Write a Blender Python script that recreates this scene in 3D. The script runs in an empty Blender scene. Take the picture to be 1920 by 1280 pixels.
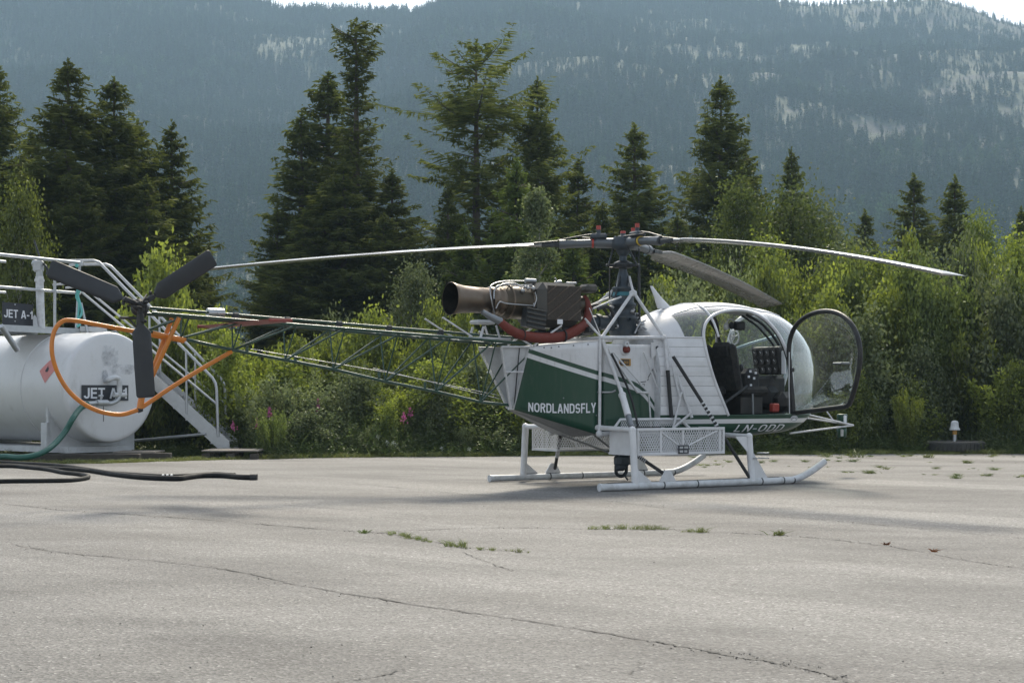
import bpy, math, random
import numpy as np
from mathutils import Vector, Matrix

# ------------------------------------------------------------------ camera, sky, sun, exposure
sc = bpy.context.scene
COL = sc.collection
F, CX, YH, EYE = 3000.0, 960.0, 738.0, 1.1        # focal length and horizon line in photo pixels, eye height in metres
cam_d = bpy.data.cameras.new("camera")
cam_d.sensor_width = 36.0
cam_d.lens = F / 1920 * 36
cam_d.shift_y = (YH - 640) / 1920
cam_d.clip_start = 0.1
cam_d.clip_end = 9000
cam = bpy.data.objects.new("camera", cam_d)
cam.location = (0, 0, EYE)
cam.rotation_euler = (math.radians(90), 0, 0)
COL.objects.link(cam)
sc.camera = cam

SUN_EL, SUN_AZ = 46.0, 4.0                       # azimuth measured from +Y (away from the camera) towards +X
world = bpy.data.worlds.new("World")
sc.world = world
world.use_nodes = True
wn = world.node_tree
sky = wn.nodes.new('ShaderNodeTexSky')
sky.sky_type = 'NISHITA'
sky.sun_disc = False
sky.sun_elevation = math.radians(SUN_EL)
sky.sun_rotation = math.radians(SUN_AZ)
sky.air_density = 1.0
sky.dust_density = 2.2
wn.nodes['Background'].inputs['Strength'].default_value = 0.15
veil = wn.nodes.new('ShaderNodeHueSaturation')      # thin high cloud takes most of the blue out of the sky
veil.inputs['Saturation'].default_value = 0.36
wn.links.new(sky.outputs[0], veil.inputs['Color'])
wn.links.new(veil.outputs[0], wn.nodes['Background'].inputs['Color'])
sun_d = bpy.data.lights.new("sun", 'SUN')
sun_d.energy = 3.7
sun_d.angle = math.radians(11)
sun_d.color = (1.0, 0.90, 0.73)
sun = bpy.data.objects.new("sun", sun_d)
_e, _a = math.radians(SUN_EL), math.radians(SUN_AZ)
to_sun = Vector((math.sin(_a) * math.cos(_e), math.cos(_a) * math.cos(_e), math.sin(_e)))
sun.rotation_euler = to_sun.to_track_quat('Z', 'Y').to_euler()
sun.location = (0, 30, 60)
COL.objects.link(sun)
sc.view_settings.view_transform = 'Standard'
sc.view_settings.look = 'None'
sc.view_settings.gamma = 1.0
sc.view_settings.use_curve_mapping = False
sc.view_settings.exposure = 0.73
sc.render.engine = 'CYCLES'
cy = sc.cycles
cy.max_bounces = 8
cy.diffuse_bounces = 3
cy.glossy_bounces = 4
cy.transmission_bounces = 6
cy.transparent_max_bounces = 24
cy.volume_bounces = 1
cy.use_denoising = True
cy.sample_clamp_indirect = 6.0
cy.use_adaptive_sampling = False

# ------------------------------------------------------------------ measuring: photo pixel + known distance -> place
def W(px, py, Y):
    return np.array([(px - CX) / F * Y, Y, EYE + (YH - py) / F * Y])
def G(px, py, z=0.0):
    Y = (EYE - z) * F / (py - YH)
    return np.array([(px - CX) / F * Y, Y, z])
HX, HY, HA = 1.36, 19.6, math.radians(33.0)       # rotor mast on the ground, heading of the helicopter
CA, SA = math.cos(HA), math.sin(HA)
def P(px, py, s=0.0):
    """photo pixel on the vertical plane s metres to the right of the helicopter's centre line -> helicopter axes"""
    k = (px - CX) / F
    X0, Y0 = HX + SA * s, HY - CA * s
    t = (k * Y0 - X0) / (CA - k * SA)
    d = Y0 + SA * t
    return np.array([t, -s, EYE + (YH - py) / F * d])

# ------------------------------------------------------------------ object helpers
def link(o, parent=None):
    COL.objects.link(o)
    if parent is not None:
        o.parent = parent
    return o
def tag(o, label=None, cat=None, group=None, kind=None):
    if label: o['label'] = label
    if cat: o['category'] = cat
    if group: o['group'] = group
    if kind: o['kind'] = kind
    return o
def empty(name, loc=(0, 0, 0), rz=0.0, label=None, cat=None, group=None):
    o = bpy.data.objects.new(name, None)
    o.empty_display_size = 0.2
    o.location = loc
    o.rotation_euler = (0, 0, rz)
    link(o)
    return tag(o, label, cat, group)

class MB:
    """collects shapes and links them as one mesh"""
    def __init__(s):
        s.v, s.f, s.m, s.sm = [], [], [], []
    def add(s, vs, fs, mi=0, smooth=False):
        b = len(s.v)
        s.v.extend([tuple(map(float, p)) for p in vs])
        for f in fs:
            s.f.append([b + i for i in f]); s.m.append(mi); s.sm.append(smooth)
        return s
    def box(s, c, size, mi=0, R=None, bevel=0.0):
        hx, hy, hz = [d / 2 for d in size]
        c = np.array(c, float)
        if bevel <= 0:
            vs = np.array([(x, y, z) for x in (-hx, hx) for y in (-hy, hy) for z in (-hz, hz)])
            fs = [(0, 1, 3, 2), (4, 6, 7, 5), (0, 4, 5, 1), (2, 3, 7, 6), (0, 2, 6, 4), (1, 5, 7, 3)]
        else:
            b = min(bevel, hx * .98, hy * .98, hz * .98)
            vs, idx = [], {}
            for sx in (-1, 1):
                for sy in (-1, 1):
                    for sz in (-1, 1):
                        for a in range(3):
                            p = [sx * (hx - b), sy * (hy - b), sz * (hz - b)]
                            p[a] = (sx * hx, sy * hy, sz * hz)[a]
                            idx[(sx, sy, sz, a)] = len(vs); vs.append(p)
            vs = np.array(vs)
            S = (-1, 1); fs = []
            def I(sx, sy, sz, a): return idx[(sx, sy, sz, a)]
            for q in S:
                fs.append([I(q, -1, -1, 0), I(q, 1, -1, 0), I(q, 1, 1, 0), I(q, -1, 1, 0)][::q])
                fs.append([I(-1, q, -1, 1), I(-1, q, 1, 1), I(1, q, 1, 1), I(1, q, -1, 1)][::q])
                fs.append([I(-1, -1, q, 2), I(1, -1, q, 2), I(1, 1, q, 2), I(-1, 1, q, 2)][::q])
            for a in S:
                for b2 in S:
                    fs.append([I(-1, a, b2, 1), I(1, a, b2, 1), I(1, a, b2, 2), I(-1, a, b2, 2)])
                    fs.append([I(a, -1, b2, 0), I(a, 1, b2, 0), I(a, 1, b2, 2), I(a, -1, b2, 2)])
                    fs.append([I(a, b2, -1, 0), I(a, b2, 1, 0), I(a, b2, 1, 1), I(a, b2, -1, 1)])
                    for c3 in S:
                        fs.append([I(a, b2, c3, 0), I(a, b2, c3, 1), I(a, b2, c3, 2)])
        if R is not None: vs = vs @ np.array(R).T
        return s.add(vs + c, fs, mi)
    def tube(s, pts, r, n=8, mi=0, closed=False, caps=True, smooth=True, flat=1.0, up=None):
        pts = np.array(pts, float)
        N = len(pts)
        rr = np.full(N, r) if np.isscalar(r) else np.array(r, float)
        if closed:
            T = np.roll(pts, -1, 0) - np.roll(pts, 1, 0)
        else:
            T = np.gradient(pts, axis=0)
        T /= np.maximum(np.linalg.norm(T, axis=1, keepdims=True), 1e-9)
        a = np.array(up, float) if up is not None else (np.array([0, 0, 1.0]) if abs(T[0][2]) < .9 else np.array([1.0, 0, 0]))
        U = a - T[0] * a.dot(T[0]); U /= np.linalg.norm(U)
        vs = []
        for i in range(N):
            U = U - T[i] * U.dot(T[i]); U /= max(np.linalg.norm(U), 1e-9)
            V = np.cross(T[i], U)
            for k in range(n):
                q = 2 * math.pi * k / n
                vs.append(pts[i] + rr[i] * (math.cos(q) * U * flat + math.sin(q) * V))
        fs = []
        M = N if closed else N - 1
        for i in range(M):
            for k in range(n):
                j = (i + 1) % N; k2 = (k + 1) % n
                fs.append((i * n + k, j * n + k, j * n + k2, i * n + k2))
        s.add(vs, fs, mi, smooth)
        if caps and not closed:
            s.add(vs[:n], [list(range(n))[::-1]], mi)
            s.add(vs[-n:], [list(range(n))], mi)
        return s
    def lathe(s, o, axis, prof, n=24, mi=0, smooth=True, a0=0.0, a1=2 * math.pi):
        """prof: (distance along axis, radius)"""
        o = np.array(o, float); ax = np.array(axis, float); ax /= np.linalg.norm(ax)
        h = np.array([0, 0, 1.0]) if abs(ax[2]) < .9 else np.array([1.0, 0, 0])
        U = h - ax * h.dot(ax); U /= np.linalg.norm(U); V = np.cross(ax, U)
        vs = []
        for d, r in prof:
            for k in range(n):
                q = a0 + (a1 - a0) * k / n
                vs.append(o + ax * d + r * (math.cos(q) * U + math.sin(q) * V))
        fs = []
        for i in range(len(prof) - 1):
            for k in range(n):
                k2 = (k + 1) % n
                fs.append((i * n + k, i * n + k2, (i + 1) * n + k2, (i + 1) * n + k))
        return s.add(vs, fs, mi, smooth)
    def quad(s, a, b, c, d, mi=0):
        return s.add([a, b, c, d], [(0, 1, 2, 3)], mi)
    def slab(s, poly, th, mi=0):
        """polygon (list of 3D points, planar) thickened by vector th"""
        n = len(poly); th = np.array(th, float)
        p = [np.array(q, float) for q in poly]
        vs = p + [q + th for q in p]
        fs = [list(range(n))[::-1], [n + i for i in range(n)]] + [(i, (i + 1) % n, n + (i + 1) % n, n + i) for i in range(n)]
        return s.add(vs, fs, mi)
    def ball(s, c, r, n=12, mi=0, sc=(1, 1, 1)):
        prof = [(-math.cos(math.pi * i / (n // 2)) , math.sin(math.pi * i / (n // 2))) for i in range(n // 2 + 1)]
        m2 = MB(); m2.lathe((0, 0, 0), (0, 0, 1), prof, n)
        vs = np.array(m2.v) * r * np.array(sc) + np.array(c)
        return s.add(vs, m2.f, mi, True)
    def build(s, name, mats, parent=None, smooth=None):
        me = bpy.data.meshes.new(name)
        me.from_pydata(s.v, [], s.f)
        if not isinstance(mats, (list, tuple)): mats = [mats]
        for m in mats: me.materials.append(m)
        me.polygons.foreach_set('material_index', s.m)
        me.polygons.foreach_set('use_smooth', s.sm if smooth is None else [smooth] * len(s.f))
        me.update()
        o = bpy.data.objects.new(name, me)
        return link(o, parent)

def bez(pts, n=8):
    """Catmull-Rom through the points"""
    p = [np.array(q, float) for q in pts]
    p = [2 * p[0] - p[1]] + p + [2 * p[-1] - p[-2]]
    out = []
    for i in range(1, len(p) - 2):
        for k in range(n):
            t = k / n
            out.append(.5 * (2 * p[i] + (p[i + 1] - p[i - 1]) * t + (2 * p[i - 1] - 5 * p[i] + 4 * p[i + 1] - p[i + 2]) * t * t
                             + (3 * p[i] - p[i - 1] - 3 * p[i + 1] + p[i + 2]) * t ** 3))
    out.append(p[-2])
    return np.array(out)

def quads_mesh(name, V, mats, mat_idx=None, parent=None, attr=None, smooth=False, link_it=True):
    """V: (n,4,3) array of quads"""
    n = len(V)
    me = bpy.data.meshes.new(name)
    me.vertices.add(n * 4); me.loops.add(n * 4); me.polygons.add(n)
    me.vertices.foreach_set('co', V.reshape(-1).astype(np.float32))
    me.loops.foreach_set('vertex_index', np.arange(n * 4, dtype=np.int32))
    me.polygons.foreach_set('loop_start', np.arange(0, n * 4, 4, dtype=np.int32))
    me.polygons.foreach_set('loop_total', np.full(n, 4, dtype=np.int32))
    if not isinstance(mats, (list, tuple)): mats = [mats]
    for m in mats: me.materials.append(m)
    if mat_idx is not None: me.polygons.foreach_set('material_index', mat_idx.astype(np.int32))
    if attr is not None:
        a = me.attributes.new('tone', 'FLOAT', 'FACE')
        a.data.foreach_set('value', attr.astype(np.float32))
    me.update(calc_edges=True)
    if not link_it: return me
    return link(bpy.data.objects.new(name, me), parent)

# ------------------------------------------------------------------ materials
def _new(name):
    m = bpy.data.materials.new(name); m.use_nodes = True
    nt = m.node_tree
    return m, nt, nt.nodes, nt.links, nt.nodes['Principled BSDF']
def N(nt, typ, **kw):
    n = nt.nodes.new(typ)
    for k, v in kw.items():
        if k in n.inputs.keys() if isinstance(k, str) else False: n.inputs[k].default_value = v
        else: setattr(n, k, v)
    return n
def rgb(c): return (c[0], c[1], c[2], 1.0)
def mixc(nt, fac, a, b):
    n = nt.nodes.new('ShaderNodeMix'); n.data_type = 'RGBA'
    if isinstance(fac, float): n.inputs[0].default_value = fac
    else: nt.links.new(fac, n.inputs[0])
    for i, x in ((6, a), (7, b)):
        if isinstance(x, tuple): n.inputs[i].default_value = rgb(x)
        else: nt.links.new(x, n.inputs[i])
    return n.outputs[2]
def ramp(nt, src, stops):
    n = nt.nodes.new('ShaderNodeValToRGB')
    e = n.color_ramp.elements
    e.remove(e[1])
    for i, (p, c) in enumerate(stops):
        q = e[0] if i == 0 else e.new(p)
        q.position = p; q.color = (c, c, c, 1) if isinstance(c, (int, float)) else rgb(c)
    nt.links.new(src, n.inputs[0])
    return n.outputs[0]
def noise(nt, scale, detail=4, rough=.55, vec=None, coord='Object', stretch=None):
    if vec is None:
        tc = nt.nodes.new('ShaderNodeTexCoord'); vec = tc.outputs[coord]
    if stretch is not None:
        mp = nt.nodes.new('ShaderNodeMapping'); mp.inputs['Scale'].default_value = stretch
        nt.links.new(vec, mp.inputs[0]); vec = mp.outputs[0]
    n = nt.nodes.new('ShaderNodeTexNoise'); n.inputs['Scale'].default_value = scale
    n.inputs['Detail'].default_value = detail; n.inputs['Roughness'].default_value = rough
    nt.links.new(vec, n.inputs['Vector'])
    return n.outputs[0]
def bump(nt, h, strength, dist, bsdf):
    b = nt.nodes.new('ShaderNodeBump'); b.inputs['Strength'].default_value = strength; b.inputs['Distance'].default_value = dist
    nt.links.new(h, b.inputs['Height']); nt.links.new(b.outputs[0], bsdf.inputs['Normal'])
def paint(name, c, rough=.4, metal=0.0, dirt=(.12, .11, .09), amt=.25, scale=6.0, bmp=0.0, coat=0.0, spec=.5):
    m, nt, nd, ln, b = _new(name)
    n = noise(nt, scale, 6, .65)
    f = ramp(nt, n, [(.42, 0.0), (.75, float(amt))])
    b_c = mixc(nt, f, c, dirt)
    ln.new(b_c, b.inputs['Base Color'])
    r = ramp(nt, noise(nt, scale * 2.3, 4), [(.3, max(rough - .08, .03)), (.75, min(rough + .14, 1.0))])
    ln.new(r, b.inputs['Roughness'])
    b.inputs['Metallic'].default_value = metal
    b.inputs['Coat Weight'].default_value = coat
    b.inputs['Specular IOR Level'].default_value = spec
    if bmp: bump(nt, noise(nt, scale * 5, 3), bmp, .01, b)
    return m

M = {}
M['white'] = paint('white_paint', (.66, .67, .69), .38, amt=.22, scale=5, coat=.2)
M['white_worn'] = paint('worn_white_paint', (.60, .62, .64), .45, amt=.45, scale=9)
M['white_frame'] = paint('white_tube_paint', (.62, .63, .65), .42, amt=.35, scale=14)
M['green_tube'] = paint('green_tube_paint', (.010, .052, .032), .38, amt=.3, scale=12, coat=.2)
M['green'] = paint('dark_green_paint', (.009, .055, .030), .36, amt=.12, scale=5, dirt=(.04, .06, .045))
M['grey_metal'] = paint('grey_metal', (.22, .24, .26), .42, .7, amt=.3, scale=15)
M['steel'] = paint('bare_steel', (.42, .43, .44), .32, .9, amt=.3, scale=15)
M['dark_metal'] = paint('dark_metal', (.035, .04, .045), .45, .5, amt=.3, scale=12)
M['black'] = paint('black_rubber', (.018, .019, .021), .6, amt=.3, scale=8, dirt=(.06, .058, .05))
M['black_hose'] = paint('hose_rubber', (.012, .012, .012), .7, amt=.4, scale=3, dirt=(.045, .04, .035), spec=.25)
M['black_frame'] = paint('black_door_trim', (.012, .012, .013), .5, amt=.2, scale=8)
M['gearbox'] = paint('blue_grey_casting', (.045, .06, .075), .48, .35, amt=.4, scale=12, bmp=.15)
M['teal'] = paint('teal_band', (.02, .16, .2), .4)
M['bronze'] = paint('heat_stained_steel', (.17, .135, .105), .38, .85, amt=.55, scale=7, dirt=(.07, .05, .035))
M['bronze_dark'] = paint('brown_engine_casing', (.085, .07, .05), .42, .7, amt=.5, scale=7, dirt=(.03, .025, .02))
M['soot'] = paint('soot', (.006, .0055, .005), .95, spec=.1)
M['filter'] = paint('filter_frame_grey', (.062, .060, .054), .5, .2, amt=.3)
M['grill'] = paint('filter_mesh_brown', (.045, .035, .027), .75, .1, amt=.4, scale=30, bmp=.5)
M['red'] = paint('red_sleeve', (.15, .024, .013), .65, amt=.4, scale=8, dirt=(.1, .02, .012), bmp=.3)
M['red_bright'] = paint('red_cap', (.38, .045, .03), .4, amt=.1)
M['red_stab'] = paint('faded_red_paint', (.26, .04, .03), .5, amt=.45, scale=10, dirt=(.2, .11, .10))
M['orange'] = paint('orange_paint', (.62, .2, .015), .4, amt=.25, scale=9, coat=.2)
M['yellow'] = paint('yellow_mark', (.6, .42, .04), .5)
M['blade'] = paint('blade_grey', (.21, .212, .205), .24, amt=.3, scale=1.2, dirt=(.15, .148, .14), coat=.5)
M['tail_blade'] = paint('tail_blade_black', (.022, .025, .030), .5, amt=.3, scale=4, dirt=(.05, .05, .045))
M['seat'] = paint('seat_cloth', (.016, .017, .018), .85, amt=.3, bmp=.3, scale=10)
M['panel'] = paint('instrument_black', (.02, .02, .021), .5)
M['gauge'] = paint('gauge_face', (.10, .105, .11), .2)
M['galv'] = paint('galvanised_steel', (.45, .47, .49), .42, .55, amt=.3, scale=10, dirt=(.25, .26, .27))
M['galv_paint'] = paint('grey_white_paint', (.56, .58, .60), .45, amt=.3, scale=6)
M['sign_black'] = paint('sign_black', (.022, .026, .036), .45, amt=.2)
M['sign_white'] = paint('sign_white', (.72, .74, .78), .5, amt=.05)
M['pink'] = paint('faded_red_placard', (.62, .24, .23), .5, amt=.25)
M['hose_green'] = paint('green_hose_rubber', (.018, .11, .085), .35, amt=.3, scale=4)
M['rope'] = paint('turquoise_rope', (.12, .42, .40), .8, amt=.1)
M['wood'] = paint('weathered_wood', (.24, .215, .19), .85, amt=.6, scale=4, dirt=(.1, .085, .07), bmp=.5)
M['dark_wood'] = paint('dark_sleeper', (.045, .038, .032), .85, amt=.5, scale=5, bmp=.5)
M['tyre'] = paint('old_tyre', (.04, .04, .038), .75, amt=.5, scale=6, dirt=(.1, .095, .08), bmp=.4)
M['concrete'] = paint('concrete', (.30, .29, .27), .85, amt=.5, scale=3, bmp=.3)
M['strap_gold'] = paint('ochre_plate', (.45, .24, .04), .5)

def glass(name, tint, refl=1.0, dirt=.04, ior=1.5, dirtc=(.6, .62, .62)):
    m, nt, nd, ln, b = _new(name)
    nd.remove(b)
    out = nd['Material Output']
    tr = nd.new('ShaderNodeBsdfTransparent'); tr.inputs[0].default_value = rgb(tint)
    gl = nd.new('ShaderNodeBsdfGlossy'); gl.inputs['Roughness'].default_value = .02
    fr = nd.new('ShaderNodeFresnel'); fr.inputs[0].default_value = ior
    mu = nd.new('ShaderNodeMath'); mu.operation = 'MULTIPLY'; mu.use_clamp = True; mu.inputs[1].default_value = refl
    ge = nd.new('ShaderNodeNewGeometry')
    io = nd.new('ShaderNodeMapRange'); io.inputs[3].default_value = ior; io.inputs[4].default_value = 1 / ior
    ln.new(ge.outputs['Backfacing'], io.inputs[0]); ln.new(io.outputs[0], fr.inputs[0])
    ln.new(fr.outputs[0], mu.inputs[0])
    mx = nd.new('ShaderNodeMixShader')
    ln.new(mu.outputs[0], mx.inputs[0]); ln.new(tr.outputs[0], mx.inputs[1]); ln.new(gl.outputs[0], mx.inputs[2])
    df = nd.new('ShaderNodeBsdfDiffuse'); df.inputs[0].default_value = rgb(dirtc)
    tl = nd.new('ShaderNodeBsdfTranslucent'); tl.inputs[0].default_value = rgb(dirtc)
    ad = nd.new('ShaderNodeMixShader'); ad.inputs[0].default_value = .5
    ln.new(df.outputs[0], ad.inputs[1]); ln.new(tl.outputs[0], ad.inputs[2])
    f = ramp(nt, noise(nt, 3.0, 6, .7), [(.35, dirt * .4), (.8, dirt * 2.2)])
    m2 = nd.new('ShaderNodeMixShader')
    ln.new(f, m2.inputs[0]); ln.new(mx.outputs[0], m2.inputs[1]); ln.new(ad.outputs[0], m2.inputs[2])
    ln.new(m2.outputs[0], out.inputs['Surface'])
    return m
M['glass'] = glass('canopy_plexiglass', (.80, .86, .86), 3.4, .03)
M['door_glass'] = glass('door_plexiglass', (.86, .9, .88), 1.8, .05)
M['tint_glass'] = glass('blue_tinted_plexiglass', (.42, .55, .60), 1.6, .05)

def leaf(name, c1, c2, trans=.45, gloss=.12, rough=.35, lo=.66, hi=1.36):
    m, nt, nd, ln, b = _new(name)
    nd.remove(b)
    out = nd['Material Output']
    at = nd.new('ShaderNodeAttribute'); at.attribute_name = 'tone'
    oi = nd.new('ShaderNodeObjectInfo')
    c = mixc(nt, at.outputs['Fac'], c1, c2)
    hs = nd.new('ShaderNodeHueSaturation')
    mr = nd.new('ShaderNodeMapRange'); mr.inputs[3].default_value = lo; mr.inputs[4].default_value = hi
    ln.new(oi.outputs['Random'], mr.inputs[0]); ln.new(mr.outputs[0], hs.inputs['Value']); ln.new(c, hs.inputs['Color'])
    df = nd.new('ShaderNodeBsdfDiffuse'); tl = nd.new('ShaderNodeBsdfTranslucent'); gl = nd.new('ShaderNodeBsdfGlossy')
    gl.inputs['Roughness'].default_value = rough; gl.inputs[0].default_value = (.9, .95, .85, 1)
    ln.new(hs.outputs[0], df.inputs[0])
    tc = nd.new('ShaderNodeHueSaturation'); tc.inputs['Saturation'].default_value = 1.08; tc.inputs['Value'].default_value = 1.2
    ln.new(hs.outputs[0], tc.inputs['Color']); ln.new(tc.outputs[0], tl.inputs[0])
    a = nd.new('ShaderNodeMixShader'); a.inputs[0].default_value = trans
    ln.new(df.outputs[0], a.inputs[1]); ln.new(tl.outputs[0], a.inputs[2])
    g = nd.new('ShaderNodeMixShader'); g.inputs[0].default_value = gloss
    ln.new(a.outputs[0], g.inputs[1]); ln.new(gl.outputs[0], g.inputs[2])
    ln.new(g.outputs[0], out.inputs['Surface'])
    return m
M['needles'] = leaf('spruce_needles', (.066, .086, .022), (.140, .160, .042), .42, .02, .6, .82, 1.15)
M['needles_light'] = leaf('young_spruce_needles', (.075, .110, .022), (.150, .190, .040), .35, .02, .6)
M['willow'] = leaf('willow_leaves', (.066, .094, .018), (.225, .265, .050), .52, .035, .5)
M['willow_grey'] = leaf('grey_willow_leaves', (.058, .080, .028), (.165, .195, .085), .42, .04, .5)
M['birch'] = leaf('birch_leaves', (.052, .076, .018), (.150, .190, .048), .44, .03, .5)
M['grass'] = leaf('grass_blades', (.085, .13, .025), (.20, .21, .07), .4, .05, .45)
M['weed'] = leaf('tall_weeds', (.05, .085, .02), (.11, .14, .04), .4, .05, .4)
M['petal'] = leaf('fireweed_petals', (.36, .09, .22), (.50, .17, .34), .4, .02, .5)
M['daisy'] = leaf('white_petals', (.75, .75, .70), (.8, .8, .78), .3, .02, .5)
M['dry'] = leaf('dry_brown_leaf', (.10, .04, .02), (.15, .065, .03), .3, .02, .5)
M['far_needles'] = leaf('far_forest', (.018, .040, .020), (.052, .090, .034), .15, .0, .6)
M['bark'] = paint('spruce_bark', (.085, .070, .055), .9, amt=.5, scale=9, dirt=(.04, .035, .03), bmp=.6)
M['birch_bark'] = paint('birch_bark', (.42, .40, .36), .8, amt=.8, scale=7, dirt=(.05, .045, .04))
M['stem'] = paint('willow_stem', (.11, .095, .06), .8)
# ------------------------------------------------------------------ ground, tarmac, hillside
rng = np.random.default_rng(7)

def mat_asphalt():
    m, nt, nd, ln, b = _new('old_asphalt')
    big = noise(nt, .22, 5, .6, stretch=(1, 1.6, 1))
    c = mixc(nt, ramp(nt, big, [(.34, 0.0), (.66, 1.0)]), (.112, .109, .103), (.180, .175, .165))
    red = ramp(nt, noise(nt, .35, 3, .5, stretch=(.7, 1.3, 1)), [(.6, 0.0), (.75, .35)])
    c = mixc(nt, red, c, (.215, .165, .145))
    mid = ramp(nt, noise(nt, 2.3, 7, .72), [(.3, 0.0), (.72, .6)])
    c = mixc(nt, mid, c, (.20, .194, .182))
    drk = ramp(nt, noise(nt, .9, 6, .7, stretch=(.5, 1.8, 1)), [(.52, 0.0), (.72, .6)])
    c = mixc(nt, drk, c, (.105, .10, .094))
    tcr = nd.new('ShaderNodeTexCoord'); mpr = nd.new('ShaderNodeMapping'); mpr.inputs['Rotation'].default_value = (0, 0, math.radians(44))
    ln.new(tcr.outputs['Object'], mpr.inputs[0])
    st = noise(nt, 1.1, 7, .78, vec=mpr.outputs[0], stretch=(.10, 1.3, 1))
    bandn = noise(nt, .33, 4, .55, vec=mpr.outputs[0], stretch=(.18, 1.6, 1))
    c = mixc(nt, ramp(nt, bandn, [(.36, .8), (.52, 0.0)]), c, (.092, .089, .085))
    c = mixc(nt, ramp(nt, bandn, [(.52, 0.0), (.62, .8)]), c, (.27, .262, .245))
    c = mixc(nt, ramp(nt, st, [(.32, .7), (.48, 0.0)]), c, (.08, .078, .074))
    c = mixc(nt, ramp(nt, st, [(.56, 0.0), (.72, .45)]), c, (.265, .258, .242))
    lf2 = ramp(nt, noise(nt, .55, 5, .6, stretch=(.6, 1.5, 1)), [(.38, .0), (.60, .6)])
    c = mixc(nt, lf2, c, (.235, .228, .214))
    lf3 = ramp(nt, noise(nt, .42, 6, .65, stretch=(.5, 1.3, 1.7)), [(.50, .0), (.66, .55)])
    c = mixc(nt, lf3, c, (.13, .124, .115))
    oil = ramp(nt, noise(nt, .8, 3, .6), [(.66, 0.0), (.76, .5)])
    c = mixc(nt, oil, c, (.07, .068, .066))
    sc1 = ramp(nt, noise(nt, 2.6, 8, .8, vec=mpr.outputs[0], stretch=(.5, 2.2, 1)), [(.60, 0.0), (.70, .45)])
    c = mixc(nt, sc1, c, (.31, .305, .29))
    # aggregate
    tc = nd.new('ShaderNodeTexCoord')
    vo = nd.new('ShaderNodeTexVoronoi'); vo.inputs['Scale'].default_value = 75
    ln.new(tc.outputs['Object'], vo.inputs['Vector'])
    sep = nd.new('ShaderNodeSeparateColor'); ln.new(vo.outputs['Color'], sep.inputs[0])
    agg = ramp(nt, sep.outputs[0], [(.0, .55), (.45, .92), (.86, 1.12), (.965, 1.3), (.985, 1.9)])
    mu = nd.new('ShaderNodeMix'); mu.data_type = 'RGBA'; mu.blend_type = 'MULTIPLY'; mu.inputs[0].default_value = 1.0; mu.clamp_result = False
    ln.new(c, mu.inputs[6]); ln.new(agg, mu.inputs[7])
    fine = ramp(nt, noise(nt, 70, 6, .85), [(.25, .45), (.5, 1.0), (.76, 1.6)])
    mu2 = nd.new('ShaderNodeMix'); mu2.data_type = 'RGBA'; mu2.blend_type = 'MULTIPLY'; mu2.inputs[0].default_value = 1.0; mu2.clamp_result = False
    ln.new(mu.outputs[2], mu2.inputs[6]); ln.new(fine, mu2.inputs[7])
    mu3 = nd.new('ShaderNodeMix'); mu3.data_type = 'RGBA'; mu3.blend_type = 'MULTIPLY'; mu3.inputs[0].default_value = 1.0
    ln.new(mu2.outputs[2], mu3.inputs[6]); mu3.inputs[7].default_value = (.85, .86, .885, 1)
    ln.new(mu3.outputs[2], b.inputs['Base Color'])
    b.inputs['Roughness'].default_value = .78
    b.inputs['Specular IOR Level'].default_value = .35
    bm = nd.new('ShaderNodeMath'); bm.operation = 'ADD'
    ln.new(vo.outputs['Distance'], bm.inputs[0]); ln.new(noise(nt, 40, 4, .7), bm.inputs[1])
    bump(nt, bm.outputs[0], .45, .012, b)
    return m
M['asphalt'] = mat_asphalt()
def mat_soil():
    m, nt, nd, ln, b = _new('grassy_soil')
    c = mixc(nt, ramp(nt, noise(nt, 1.2, 6, .7), [(.35, 0.0), (.65, 1.0)]), (.045, .062, .018), (.12, .115, .045))
    ln.new(c, b.inputs['Base Color']); b.inputs['Roughness'].default_value = .95
    bump(nt, noise(nt, 9, 5, .7), .8, .05, b)
    return m
M['soil'] = mat_soil()
M['crack'] = paint('crack_dirt', (.070, .067, .062), .95, amt=.95, scale=7, dirt=(.16, .155, .146))
def mat_hill():
    m, nt, nd, ln, b = _new('hillside_rock_and_moss')
    at = nd.new('ShaderNodeAttribute'); at.attribute_name = 'rock'
    rk = mixc(nt, ramp(nt, noise(nt, .05, 8, .7, stretch=(1, 1, 3)), [(.35, 0.0), (.65, 1.0)]), (.026, .032, .028), (.050, .050, .048))
    ms = mixc(nt, ramp(nt, noise(nt, .03, 6, .7), [(.4, 0.0), (.65, 1.0)]), (.028, .042, .018), (.065, .08, .034))
    f = nd.new('ShaderNodeMath'); f.operation = 'ADD'
    nn = nd.new('ShaderNodeMath'); nn.operation = 'MULTIPLY_ADD'; nn.inputs[1].default_value = 1.6; nn.inputs[2].default_value = -.8
    ln.new(noise(nt, .09, 7, .75, stretch=(1, .5, 2.2)), nn.inputs[0])
    ln.new(at.outputs['Fac'], f.inputs[0]); ln.new(nn.outputs[0], f.inputs[1])
    ff = ramp(nt, f.outputs[0], [(.45, 0.0), (.58, 1.0)])
    ln.new(mixc(nt, ff, ms, rk), b.inputs['Base Color']); b.inputs['Roughness'].default_value = .85
    bump(nt, noise(nt, .12, 8, .75), 1.0, 3.0, b)
    return m
M['hill'] = mat_hill()

# edge of the tarmac, measured
EDGE = [G(px, py) for px, py in [(-500, 876), (-150, 873), (0, 871), (100, 869), (250, 866.5), (400, 862), (600, 857.5), (900, 855), (1200, 852.5), (1500, 851), (1920, 850.5), (2600, 850)]]
EX = np.array([p[0] for p in EDGE]); EY = np.array([p[1] for p in EDGE])
def edge_y(x): return np.interp(x, EX, EY)

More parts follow.
